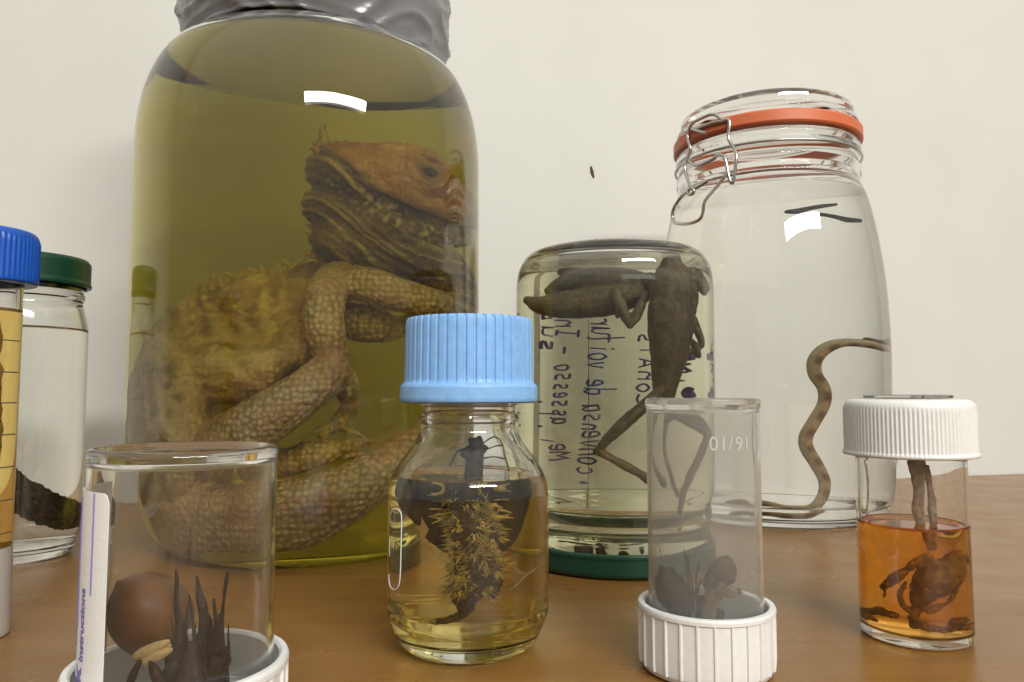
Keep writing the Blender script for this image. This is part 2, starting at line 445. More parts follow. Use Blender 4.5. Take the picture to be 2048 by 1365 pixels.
# ================================================================== 1 the big jar
def big_jar():
    t = thing('specimen_jar', BIG.c, 'tallest jar, wide shouldered glass full of olive fluid holding a brown lizard', 'jar')
    R = BIG.R; c = BIG.c
    z_sh = BIG.z(345); z_nk = BIG.z(135); rn = BIG.r(238, 60); rb = R * .90
    out = [(0, .004), (rb * .75, .003), (rb * .9, .0005)] + arc(R * .80, .040, R * .205, .0395, -80, 0, 8)[1:]
    out = [(0, .004), (R * .55, .003), (R * .66, .0006)] + arc(R * .70, .052, R * .305, .0515, -88, 0, 12)
    out += [(R * 1.003, .09), (R * 1.0, z_sh)]
    out += arc(rn + .004, z_sh, R - rn - .004, z_nk - z_sh - .004, 0, 86, 14)[1:]
    out += [(rn, z_nk + .004), (rn, z_nk + .05), (rn + .003, z_nk + .055), (rn + .003, z_nk + .062), (rn, z_nk + .066)]
    th = .0042
    inn = [(0, .013), (R * .62, .012)] + arc(R * .70 - th, .056, R * .305, .0445, -85, 0, 10)
    inn += [(R * 1.003 - th, .09), (R - th, z_sh)] + arc(rn + .004 - th, z_sh, R - rn - .004, z_nk - z_sh - .006, 0, 86, 14)[1:]
    inn += [(rn - th, z_nk + .004), (rn - th, z_nk + .064)]
    mb = MB(); mb.lathe(out + inn[::-1], c, 160)
    mb.build('jar_body', M_GLASS_T, t)
    zl = BIG.zl = z_sh + .80 * (z_nk - z_sh)
    # liquid: skin half way into the glass
    e = th * .5
    lq = [(0, .013 - e), (R * .62, .012 - e)] + arc(R * .70 - e, .056, R * .305, .0445 + e, -85, 0, 10) + [(R * 1.003 - e, .09), (R - e, z_sh)]
    A = arc(rn + .004 - e, z_sh, R - rn - .004, z_nk - z_sh - .005, 0, 86, 28)[1:]
    lq += [p for p in A if p[1] < zl]
    rl = lq[-1][0]
    lq += [(rl - .0012, zl - .0002), (rl - .004, zl - .0016), (rl - .008, zl - .002), (rl * .5, zl - .002), (0, zl - .002)]
    MB().lathe(lq, c, 160).build('liquid', liquid('olive_fluid', (.885, .815, .0), 14.0), t)
    # screw lid under the bag
    MB().lathe([(0, z_nk + .067), (rn + .004, z_nk + .067), (rn + .006, z_nk + .069), (rn + .006, z_nk + .082), (rn + .003, z_nk + .085), (0, z_nk + .085)], c, 64).build('lid', M_WHITE, t, sharp=40)
    # grey plastic bag stretched over lid and neck
    hem = [z_nk - .012, z_nk + .092]
    vs = []; fs = []; nu, nv = 220, 60
    for j in range(nv + 1):
        s = j / nv
        for i in range(nu):
            a = 2 * math.pi * i / nu
            hz = z_nk - .010 + .010 * math.sin(a * 1.0 + 2.5) + .004 * math.sin(3 * a + 1)
            if s < .8:
                w = s / .8; z = hz + (z_nk + .087 - hz) * w; r = rn + .0075 + .004 * math.sin(w * 3) - .002 * (w < .05)
            else:
                w = (s - .8) / .2; z = z_nk + .088 + .004 * w; r = (rn + .0075) * math.cos(w * math.pi / 2) + .0005
            P = Vector((math.sin(a) * 1.5, -math.cos(a) * 1.5, z * 48 + .9 * math.sin(a * 2 + 1) + .5 * math.sin(a * 5)))
            rid = 1 - abs(noise.noise(P)) * 2; rid2 = 1 - abs(noise.noise(P * 2.1 + Vector((5, 3, 1)))) * 2
            f = 0.0026 * max(0, rid) ** 5 + .0007 * max(0, rid2) ** 5 + .0034 * noise.noise(P * .45)
            r2 = r + f * (1 if s < .8 else (1 - w))
            vs.append((c[0] + r2 * math.sin(a), c[1] - r2 * math.cos(a), z))
    for j in range(nv):
        for i in range(nu):
            i2 = (i + 1) % nu; fs.append((j * nu + i, j * nu + i2, (j + 1) * nu + i2, (j + 1) * nu + i))
    mb = MB(); mb.add(vs, fs)
    o = mb.build('plastic_bag', simple('grey_bag_plastic', (.19, .19, .197), .25, .6, bump=.06, bscale=50), origin=(c[0], c[1], z_nk))
    md = o.modifiers.new('thick', 'SOLIDIFY'); md.thickness = .0006; md.offset = -1
    tag(o, 'creased dark grey plastic bag stretched over the mouth of the tallest jar', 'plastic bag')
big_jar()

# ------------------------------------------------------------------ the lizard
def inj_tube(mb, jar, pts, seg=14, sub=4, flat=1.0, n=1.36, R=None, up=None, k=1.0):
    P = []; rr = []
    N = len(pts)
    for i, (u, v, t, r) in enumerate(pts):
        p = jar.inj(u, v, t, n, R); P.append(p)
        a = pts[max(i - 1, 0)]; b = pts[min(i + 1, N - 1)]
        du, dv = b[0] - a[0], b[1] - a[1]; l = math.hypot(du, dv) + 1e-6
        pu, pv = -dv / l, du / l
        e = np.linalg.norm(jar.inj(u + pu * 3, v + pv * 3, t, n, R) - p) / 3
        # ignore foreshortening along the chord
        rr.append(min(max(e, 1e-5) * r * k, r * np.linalg.norm(p - EYE) / F_PX))
    mb.tube(P, rr, seg, sub, flat, up)
    return P
def lizard():
    RL = BIG.R - .006
    mb = MB(); T = lambda pts, **k: inj_tube(mb, BIG, pts, seg=18, **k)
    # trunk
    T([(668, 560, .42, 55), (600, 615, .42, 88), (520, 690, .42, 125), (450, 770, .42, 140), (400, 860, .42, 138), (380, 940, .40, 112), (380, 1005, .36, 85)])
    T([(540, 600, .45, 60), (450, 640, .45, 74), (370, 700, .45, 74), (320, 790, .45, 66), (305, 880, .45, 60), (310, 960, .42, 60)])
    T([(600, 690, .25, 55), (560, 730, .22, 62), (500, 745, .22, 66), (440, 740, .25, 60)])
    T([(330, 720, .22, 45), (345, 800, .18, 55), (365, 880, .18, 60), (360, 950, .18, 50)])
    # tail
    T([(340, 950, .38, 85), (365, 1015, .27, 80), (450, 1040, .19, 74), (560, 1032, .15, 70), (660, 1000, .14, 60), (750, 950, .15, 48), (830, 890, .20, 36), (900, 825, .32, 24), (930, 770, .5, 15)])
    # near arm
    T([(672, 556, .30, 40), (652, 595, .17, 43), (648, 650, .13, 42), (660, 700, .13, 36), (680, 735, .16, 20), (690, 762, .18, 10)])
    T([(676, 730, .15, 9), (668, 760, .13, 6), (664, 785, .13, 4)]); T([(684, 735, .16, 9), (694, 770, .15, 6), (697, 795, .15, 3)])
    # hind leg: thigh, knee, shin
    T([(430, 905, .18, 60), (500, 860, .11, 56), (570, 812, .09, 50), (630, 768, .09, 45), (660, 742, .10, 40)])
    T([(660, 738, .12, 36), (690, 775, .22, 26), (696, 820, .30, 19), (670, 850, .30, 15), (640, 872, .28, 12)])
    for (x, y) in ((600, 885), (640, 895), (700, 868), (735, 882)):
        T([(665, 852, .29, 9), ((665 + x) / 2, (852 + y) / 2 - 6, .27, 7), (x, y, .26, 4)])
    # far arm and hand
    T([(672, 558, .32, 32), (735, 572, .22, 37), (800, 590, .19, 34), (865, 608, .19, 30), (935, 622, .30, 24)])
    T([(690, 640, .36, 36), (745, 650, .32, 38), (790, 655, .36, 24), (830, 640, .40, 16)])
    # hind foot lying on the tail
    T([(540, 935, .26, 30), (610, 915, .21, 30), (670, 900, .20, 22), (715, 888, .22, 10), (748, 884, .26, 4)])
    T([(640, 905, .2, 12), (690, 915, .2, 8), (735, 905, .22, 4)])
    # neck and head
    T([(672, 560, .42, 52), (690, 500, .42, 66), (695, 430, .40, 74)])
    T([(676, 345, .40, 52), (720, 352, .36, 66), (775, 362, .31, 64), (830, 378, .28, 62), (880, 398, .28, 56), (915, 415, .34, 44), (940, 430, .48, 26)])
    T([(682, 420, .40, 62), (745, 440, .34, 54), (810, 455, .30, 46), (870, 465, .30, 36), (920, 468, .40, 24)])
    T([(740, 480, .36, 46), (820, 508, .32, 48), (885, 540, .32, 46), (925, 572, .38, 34), (950, 606, .48, 14)])
    T([(690, 480, .38, 58), (750, 505, .35, 48), (815, 528, .33, 36), (880, 560, .33, 27), (940, 602, .42, 14)])
    for (x, y, r) in ((648, 305, 24), (640, 345, 22), (636, 385, 18), (636, 425, 18), (642, 465, 20), (655, 505, 20)):
        T([(x + 22, y + 4, .40, r), (x, y, .40, r * .75), (x - 8, y + 3, .40, r * .3)])
    T([(700, 296, .33, 10), (760, 300, .29, 14), (810, 306, .27, 17), (852, 318, .25, 17), (888, 336, .25, 13)])   # brow
    # keep everything inside the glass
    for i, p in enumerate(mb.v):
        d = math.hypot(p[0] - BIG.c[0], p[1] - BIG.c[1]); lim = RL
        if p[2] < .055: lim = RL - (.055 - p[2]) * .62
        if d > lim:
            s = lim / d; mb.v[i] = (BIG.c[0] + (p[0] - BIG.c[0]) * s, BIG.c[1] + (p[1] - BIG.c[1]) * s, max(p[2], .0150))
        elif p[2] < .0150: mb.v[i] = (p[0], p[1], .0150)
    m = remesh(mb, .0011, 5, 'lizard')
    co = coords(m); no = normals(m)
    J = lambda u, v, t: BIG.inj(u, v, t)
    head = [J(720, 352, .34), J(800, 365, .28), (J(880, 398, .28))]
    beard = [J(690, 430, .38), J(750, 500, .34), J(660, 450, .4), J(830, 530, .31), J(900, 560, .33), J(665, 510, .4)]
    tail = [J(450, 1040, .19), J(560, 1032, .15), J(660, 1000, .14), J(760, 945, .15)]
    limbs = [J(650, 640, .13), J(740, 573, .22), J(840, 600, .19), J(600, 790, .09), J(520, 850, .11), J(745, 650, .32)]
    def near(P, s):
        d = np.min([np.linalg.norm(co - p, axis=1) for p in P], axis=0); return np.exp(-(d / s) ** 2)
    wh, wbd, wt, wl = near(head, .028), near(beard, .027), near(tail, .040), near(limbs, .025)
    wbd = wbd * (1 - np.clip(wh * 1.2, 0, 1)) ; wl = wl * (1 - wh)
    tot = wh + wbd + wt + wl; k_ = np.maximum(1, tot); wh, wbd, wt, wl = wh / k_, wbd / k_, wt / k_, wl / k_
    mo = [J(u, v, t) for (u, v, t) in ((640, 292, .42), (680, 312, .38), (712, 338, .31), (745, 368, .27), (790, 400, .24), (840, 430, .235), (895, 452, .25), (945, 470, .34))]
    mo = sorted([tuple(p) for p in mo]); zl_ = np.interp(co[:, 0], [p[0] for p in mo], [p[2] for p in mo])
    dz = zl_ - co[:, 2]; low = 1 / (1 + np.exp(-np.clip(dz / .0012, -30, 30)))
    hz = np.clip(wh + wbd, 0, 1) * (co[:, 2] > J(690, 560, .38)[2]); wh = hz * (1 - low); wbd = np.maximum(wbd, hz) * low
    sl = .62
    pleat = np.array([noise.noise(Vector((d_ * 250 + 1.0 * noise.noise(Vector(p) * 60), (p[0] - sl * d_) * 16, p[1] * 12))) + .45 * noise.noise(Vector((d_ * 620 + .8 * noise.noise(Vector(p) * 90), p[0] * 40, 3))) for d_, p in zip(dz, co)])
    base = np.array([.52, .34, .14])
    col = np.tile(base, (len(co), 1))
    def mixc(col, w, c): return col * (1 - w[:, None]) + np.array(c) * w[:, None]
    n1 = np.array([noise.noise(Vector(p) * 38) for p in co]); n2 = np.array([fbm(p, 120) for p in co]); n3 = np.array([noise.noise(Vector(p) * 75 + Vector((9, 4, 2))) for p in co])
    tr = np.clip(1 - wh - wt - wl - wbd, 0, 1)
    ax = np.array([.8, -.2, .5]); ax /= np.linalg.norm(ax)
    fold = np.array([noise.noise(Vector((p @ ax * 130 + 1.5 * noise.noise(Vector(p) * 30), p[0] * 16, p[2] * 22))) for p in co])
    fold2 = np.array([noise.noise(Vector((p[0] * 24, p[1] * 30, p[2] * 190 + 2 * noise.noise(Vector(p) * 40)))) for p in co])
    strk_d = np.array([.75, .1, -.65]); pr = np.array([.65, 0, .75])
    strk = np.array([noise.noise(Vector((p @ pr * 170 + 1.2 * noise.noise(Vector(p) * 40), p @ strk_d * 16, p[1] * 40))) for p in co])
    spk = np.array([noise.noise(Vector(p) * 330) for p in co])
    disp = tr * (.0020 * n1 + .0008 * n2 + .0026 * fold + .0016 * fold2) + wbd * (.0030 * pleat + .0006 * n2) + wh * (.0006 * n1 + .0004 * n2) + wl * .0004 * n1
    col = mixc(col, np.clip(tr * (n1 * 1.3 + .25), 0, .8), (.68, .48, .22))
    col = mixc(col, np.clip(tr * (fold * 2.0 + fold2), 0, .8), (.82, .62, .33))
    col = mixc(col, np.clip(tr * (-n2 * 1.1 - fold * .8 - .15), 0, .7), (.22, .13, .045))
    col = mixc(col, np.clip(wt * 1.1, 0, .95), (.88, .62, .42))
    col = mixc(col, np.clip(wl * 1.1, 0, .95), (.84, .56, .27))
    col = mixc(col, np.clip((wl + wt * .5) * (n1 * 2.2), 0, .65), (.55, .25, .08))
    col = mixc(col, np.clip((wl + wt) * (n3 * 1.6), 0, .5), (.80, .60, .34))
    col = mixc(col, np.clip((wl + wt) * (-n3 * 1.6 - .3), 0, .5), (.26, .15, .06))
    col = mixc(col, np.clip(wbd * 1.3, 0, .95), (.12, .068, .034))
    col = mixc(col, np.clip(wbd * (pleat * 3.4 - .35), 0, .9), (.70, .52, .28))
    col = mixc(col, np.clip(wh * 1.3 - .1, 0, .95), (.54, .23, .085))
    col = mixc(col, np.clip(wh * (n2 * 2.2), 0, .7), (.64, .36, .14))
    cheek = [J(665, 345, .4), J(680, 400, .4), J(700, 390, .37)]; wc = near(cheek, .013)
    col = mixc(col, np.clip(wc * 1.4, 0, .92), (.055, .036, .028)); col = mixc(col, np.clip(wc * (spk * 3 - .6), 0, .7), (.45, .32, .20))
    jaw = [J(u, v, t) for (u, v, t) in ((700, 375, .33), (745, 405, .27), (790, 435, .245), (840, 460, .24), (900, 480, .27))]; wj = near(jaw, .0085)
    col = mixc(col, np.clip(wj * .9, 0, .8), (.10, .06, .034)); col = mixc(col, np.clip(wj * (spk * 4 - .3), 0, .9), (.58, .46, .28)); disp += wj * .0010 * spk
    for (L_, wd_, c_, a_) in (([(712, 396, .36), (760, 424, .32), (815, 452, .29), (878, 490, .29)], .0030, (.78, .60, .34), .9),
            ([(690, 432, .38), (735, 462, .35), (785, 486, .33), (840, 506, .31)], .0022, (.66, .48, .26), .8),
            ([(760, 448, .33), (815, 500, .31), (870, 560, .31), (925, 604, .38)], .0014, (.72, .55, .31), .85), ([(845, 498, .29), (895, 552, .30), (940, 600, .40)], .0014, (.72, .55, .31), .8),
            ([(672, 470, .39), (715, 498, .37), (775, 520, .35)], .0022, (.60, .43, .23), .7), ([(650, 462, .40), (658, 495, .40), (672, 532, .40)], .0034, (.70, .52, .28), .7),
            ([(735, 440, .34), (800, 478, .31), (860, 515, .30)], .0022, (.07, .038, .018), .8), ([(690, 455, .38), (740, 486, .35), (800, 512, .33), (880, 580, .33)], .0024, (.08, .045, .02), .75)):
        q_, _ = catmull([J(*p) for p in L_], [1] * len(L_), 12); d_ = np.min([np.linalg.norm(co - p, axis=1) for p in q_], axis=0)
        g_ = np.exp(-(d_ / (wd_ * 1.5)) ** 2) * np.clip(.75 + spk * .9, 0, 1); col = mixc(col, a_ * g_, c_); disp += (.0016 if c_[0] > .3 else -.0012) * np.exp(-(d_ / (wd_ * 1.4)) ** 2)
    scaly = np.clip(.15 + (wl + wt) * 1.1 + wh * .15, 0, 1)
    sa = m.attributes.new('scaly', 'FLOAT', 'POINT'); sa.data.foreach_set('value', scaly)
    # mouth line: a groove along a curve
    ml = [J(u, v, t) for (u, v, t) in ((712, 345, .30), (745, 375, .26), (790, 405, .235), (840, 432, .23), (895, 452, .25), (940, 462, .33))]
    ml, _ = catmull([np.array(p) for p in ml], [1] * len(ml), 14)
    d = np.min([np.linalg.norm(co - p, axis=1) for p in ml], axis=0)
    disp -= .0042 * np.exp(-(d / .0026) ** 2); col = mixc(col, .95 * np.exp(-(d / .0030) ** 2), (.09, .045, .025))
    # sunken belly pit
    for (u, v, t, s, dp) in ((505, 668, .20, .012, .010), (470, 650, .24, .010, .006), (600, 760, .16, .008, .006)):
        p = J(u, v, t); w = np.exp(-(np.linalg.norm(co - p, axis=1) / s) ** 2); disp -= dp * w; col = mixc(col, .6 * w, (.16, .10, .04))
    # orbit
    ep = J(856, 346, .205); de = np.linalg.norm(co - ep, axis=1)
    disp += .0032 * np.exp(-((de - .0120) / .003) ** 2) - .004 * np.exp(-(de / .008) ** 2)
    col = mixc(col, .85 * np.exp(-(de / .0085) ** 2), (.05, .035, .022))
    setco(m, co + no * disp[:, None]); set_color(m, np.clip(col, .003, .8))
    liz = link(m, 'lizard', attr_mat('lizard_skin', .42, 285, .9, .45, .48, .0022, True), None, True, origin=(BIG.c[0], BIG.c[1], .015))
    tag(liz, 'brown scaly bearded lizard folded up inside the olive fluid of the tallest jar', 'lizard')
    # spiny scales of the crown
    cs = MB()
    for k in range(46):
        u = R_.uniform(628, 705); v = 300 + (u - 640) * -.12 + R_.uniform(-10, 14) if R_.random() < .5 else R_.uniform(300, 520)
        if v > 330: u = R_.uniform(622, 652)
        inj_tube(cs, BIG, [(u + 6, v + 3, .40, 7), (u - R_.uniform(2, 8), v - R_.uniform(2, 8), .40, 5), (u - R_.uniform(6, 16), v - R_.uniform(-2, 12), .40, 1.2)], 6, 2)
    cs.build('crown_spines', simple('crown_spine', (.46, .28, .13), .5, .4, bump=.3, bscale=900, var=.6), liz)
    # eye
    v_ = EYE - ep; v_ /= np.linalg.norm(v_)
    e = MB().ell(ep + v_ * .0005, (.0056, .0036, .0036)); e.build('eye', simple('eye_cloudy', (.075, .062, .045), .3, .5, var=.3, bscale=500), liz)
    # pale spike behind the head
    s = MB(); inj_tube(s, BIG, [(654, 300, .40, 13), (648, 280, .40, 11), (645, 262, .40, 7), (650, 252, .40, 3)], 8)
    s.build('neck_spine', simple('pale_spine', (.42, .31, .13), .5, .4, bump=.3, bscale=500, var=.3), liz)
    # frayed yellow strands along the back, rim light put into their colour
    s = MB()
    for k in range(44):
        u = 300 + k * 8.2 + R_.uniform(-4, 4); v = (672 - (u - 300) * .86 if u < 420 else 568 - 34 * math.sin((u - 420) / 240 * 1.6)) + R_.uniform(-4, 4)
        inj_tube(s, BIG, [(u, v + 14, .40, 10), (u + R_.uniform(-8, 8), v, .41, 8), (u + R_.uniform(-18, 18), v - R_.uniform(2, 16), .42, 3)], 6, 3, flat=.25)
    mt_ = simple('lit_skin_rim', (.85, .72, .28), .5, .4); N_, L_ = mt_.node_tree.nodes, mt_.node_tree.links
    tl = N_.new('ShaderNodeBsdfTranslucent'); tl.inputs[0].default_value = (.9, .78, .3, 1); mxs = N_.new('ShaderNodeMixShader'); mxs.inputs[0].default_value = .6
    L_.new(N_['Principled BSDF'].outputs[0], mxs.inputs[1]); L_.new(tl.outputs[0], mxs.inputs[2]); L_.new(mxs.outputs[0], N_['Material Output'].inputs['Surface'])
    s.build('lit_skin_rim', mt_, liz)
lizard()

# ================================================================== 2 clip-top jar with a snake
def clip_jar():
    t = thing('clip_top_jar', MAS.c, 'tall clear glass jar with orange rubber ring and wire clasp, snake inside', 'jar')
    c = MAS.c; r = MAS.r; z = MAS.z
    P = lambda half, v: (r(half, v), z(v))
    out = [(0, .003), (r(165, 1050), .0025), (r(185, 1050), .0008)] + spl([(r(192, 1050), .001), (r(208, 1040), .012), (r(221, 980), z(970)), P(230, 850), P(233, 720), P(228, 600), P(215, 500), P(200, 430), P(189, 400), P(181, 386)], 5)
    out += [P(181, 380), P(186, 372), P(186, 358), P(182, 350), P(180, 342), P(180, 332), P(186, 327), P(186, 317), P(182, 311), P(176, 309)]
    th = .0035
    inn = [(0, .007), (r(180, 1050), .007)] + spl([(r(190, 1050), .008), (r(208, 1040) - th, .016), (r(221, 980) - th, z(970)), (r(230, 850) - th, z(850)), (r(233, 720) - th, z(720)), (r(228, 600) - th, z(600)), (r(215, 500) - th, z(500)), (r(200, 430) - th, z(430)), (r(189, 400) - th, z(400)), (r(176, 386) - th, z(386))], 5) + [(r(170, 340), z(340)), (r(168, 310), z(310)), (r(172, 310), z(309))]
    MB().lathe(out + inn[::-1], c, 128).build('jar_body', M_GLASS, t)
    zl = z(408); e = th * .5; th2 = e
    lq = [(0, .0055), (r(180, 1050), .0055)] + spl([(r(192, 1050), .0068), (r(208, 1040) - e, .0145), (r(221, 980) - e, z(970)), (r(230, 850) - e, z(850)), (r(233, 720) - e, z(720)), (r(228, 600) - e, z(600)), (r(215, 500) - e, z(500)), (r(200, 430) - e, z(430)), (r(193, 408) - e, z(408))], 5)
    rl = lq[-1][0]
    lq += [(rl - .003, zl - .001), (rl - .007, zl - .0016), (0, zl - .0016)]
    MB().lathe(lq, c, 128).build('liquid', liquid('clear_fluid', (.92, .92, .78), .5, 1.345), t)
    # rubber ring
    g0, g1 = z(308), z(281)
    MB().lathe([(r(168, 270), g0), (r(186, 270), g0 + .0005), (r(190, 270), g0 + .002), (r(190, 270), g1 - .002), (r(186, 270), g1 - .0005), (r(168, 270), g1)], c, 96, closed=True).build('rubber_ring', simple('orange_rubber', (.64, .16, .065), .45, .4), t, sharp=50)
    # glass lid
    lid = [(0, z(281)), (r(168, 262), z(280)), (r(178, 262), z(280)), (r(184, 262), z(276)), (r(182, 252), z(268)), (r(174, 240), z(263)), (r(174, 230), z(258))] + arc(r(174, 230) - .005, z(249), .005, .005, 0, 90, 6)
    lid += [(r(152, 220), z(249) + .005), (r(142, 220), z(249) + .002), (0, z(249) + .001)]
    MB().lathe(lid, c, 96).build('glass_lid', M_GLASS, t)
    # wire round the neck, clasp
    rw = .00135; Rn = r(187, 320)
    pts = [(c[0] + Rn * math.sin(a), c[1] - Rn * math.cos(a), z(338)) for a in np.linspace(0, 2 * math.pi, 65)[:-1]]
    ring = MB(); ring.tube(pts + [pts[0]], rw * .8, 8, 1, cap=False); ring.build('neck_wire', M_STEEL, t)
    a = Rn + .003; b = Rn + .005
    bail = wire([(1382, 378, b), (1371, 345, b), (1370, 328, b), (1377, 312, a), (1381, 298, a), (1375, 272, a), (1380, 255, a), (1387, 245, a), (1405, 236, a), (1420, 230, a), (1432, 231, a), (1445, 241, a), (1457, 240, a), (1459, 255, a), (1457, 278, a), (1468, 297, a), (1473, 312, b), (1470, 340, b), (1465, 368, b), (1458, 355, b), (1452, 325, b), (1446, 312, b), (1433, 310, a), (1428, 318, a), (1395, 332, a), (1378, 323, a)], rw, MAS)
    wire([(1396, 257, a), (1415, 250, a), (1432, 245, a), (1446, 243, a)], rw, MAS, mbx=bail)
    wire([(1384, 258, a), (1396, 262, a), (1411, 266, a)], rw, MAS, mbx=bail)
    bail.build('wire_bail', M_STEEL, t)
    h = Rn + .009
    hd = wire([(1452, 350, b), (1435, 372, b), (1410, 402, h), (1406, 425, h), (1398, 440, h), (1375, 448, h), (1352, 447, h), (1345, 437, h), (1347, 418, h), (1360, 397, h), (1374, 383, b)], rw, MAS)
    wire([(1374, 383, b), (1380, 390, b), (1388, 384, b), (1384, 376, b), (1378, 380, b)], rw, MAS, mbx=hd)
    wire([(1386, 380, b), (1400, 372, a), (1413, 364, a)], rw, MAS, mbx=hd)
    hd.build('clasp_handle', M_STEEL, t)
clip_jar()
def snake():
    n = 1.345
    pts = [(1405, 1018, .6, 6), (1440, 1010, .5, 9), (1480, 1001, .36, 11), (1530, 1006, .24, 13), (1580, 1018, .19, 14), (1620, 1016, .18, 15), (1645, 992, .20, 16), (1649, 960, .26, 16.5), (1632, 925, .33, 17.5), (1614, 895, .38, 18), (1612, 870, .38, 18), (1630, 838, .38, 17.5), (1648, 805, .38, 17), (1647, 775, .38, 17), (1630, 748, .38, 18), (1630, 720, .38, 19), (1652, 697, .38, 18), (1690, 686, .40, 13), (1740, 690, .45, 11.5), (1778, 699, .5, 10), (1770, 690, .75, 8), (1740, 680, .9, 5)]
    P = []; rr = []
    for i, (u, v, t, r) in enumerate(pts):
        p = MAS.inj(u, v, t, n); P.append(p); rr.append(r * np.linalg.norm(p - EYE) / F_PX * .57)
    mb = MB(); mb.tube(P, rr, 20, 10)
    for i, p in enumerate(mb.v):
        d = math.hypot(p[0] - MAS.c[0], p[1] - MAS.c[1]); lim = MAS.R - .0055
        if d > lim: mb.v[i] = (MAS.c[0] + (p[0] - MAS.c[0]) * lim / d, MAS.c[1] + (p[1] - MAS.c[1]) * lim / d, p[2])
        if mb.v[i][2] < .0080: mb.v[i] = (mb.v[i][0], mb.v[i][1], .0080)
    m = mb.mesh('snake'); co = coords(m)
    C, _ = catmull([np.array(p) for p in P], rr, 10); C = np.array(C); L = np.concatenate([[0], np.cumsum(np.linalg.norm(np.diff(C, axis=0), axis=1))])
    col = np.zeros((len(co), 3))
    for i, p in enumerate(co):
        dd = np.linalg.norm(C - p, axis=1); k = int(np.argmin(dd)); s = L[k]
        tg = C[min(k + 1, len(C) - 1)] - C[max(k - 1, 0)]; tg /= np.linalg.norm(tg)
        view = C[k] - EYE; view /= np.linalg.norm(view)
        side = np.cross(tg, view); side /= np.linalg.norm(side) + 1e-9
        q = (p - C[k]); q = q / (np.linalg.norm(q) + 1e-9); x = -(q @ side)          # +1 back, -1 belly (body rolled on its side)
        c0 = np.array([.54, .36, .165]); belly = np.array([.66, .56, .34])
        cc = c0 + (belly - c0) * np.clip(-x * 1.3 + .1, 0, 1)
        ph = (s / .0145) % 1.0
        bl = np.exp(-((ph - .5) / .27) ** 4) * np.clip((x + .15) * 3, 0, 1)
        nz = noise.noise(Vector(p) * 300)
        bl = np.clip(bl + nz * .25 * (bl > .1), 0, 1)
        cc = cc * (1 - bl * .85) + np.array([.17, .088, .032]) * bl * .85
        end = np.clip(1 - s / .05, 0, 1) * .5 + np.clip((s - L[-1] + .055) / .03, 0, 1) * .75
        cc = cc * (1 - end) + np.array([.11, .07, .04]) * end
        col[i] = cc * (1 + .15 * nz)
    set_color(m, np.clip(col, .004, .8))
    o = link(m, 'snake', attr_mat('snake_skin', .45, 900, .3, .4, .3, .0005), None, True, origin=(MAS.c[0], MAS.c[1], .011))
    tag(o, 'slim tan snake with brown blotches hanging in S bends inside the clip top jar', 'snake')
    s = MB()
    Pp = [MAS.inj(u, v, t, n) for (u, v, t) in ((1738, 442, .12), (1700, 440, .12), (1660, 433, .14), (1615, 428, .16), (1572, 427, .18), (1600, 424, .22), (1640, 418, .26), (1675, 414, .28))]
    s.tube(Pp, [.0014, .0021, .0014, .0015, .0012, .0015, .0016, .0010], 8, 4)
    for i, p in enumerate(s.v):
        d = math.hypot(p[0] - MAS.c[0], p[1] - MAS.c[1]); lim = MAS.r(196, 430) - .005
        if d > lim: s.v[i] = (MAS.c[0] + (p[0] - MAS.c[0]) * lim / d, MAS.c[1] + (p[1] - MAS.c[1]) * lim / d, p[2])
    o = s.build('twig', simple('dark_strip', (.06, .04, .03), .6, .3, var=.4, bscale=400), origin=tuple(Pp[4]))  # thin dark strip bent in a V, built apart from the snake
    tag(o, 'thin dark V shaped strip floating near the top of the clip top jar', 'twig')
snake()

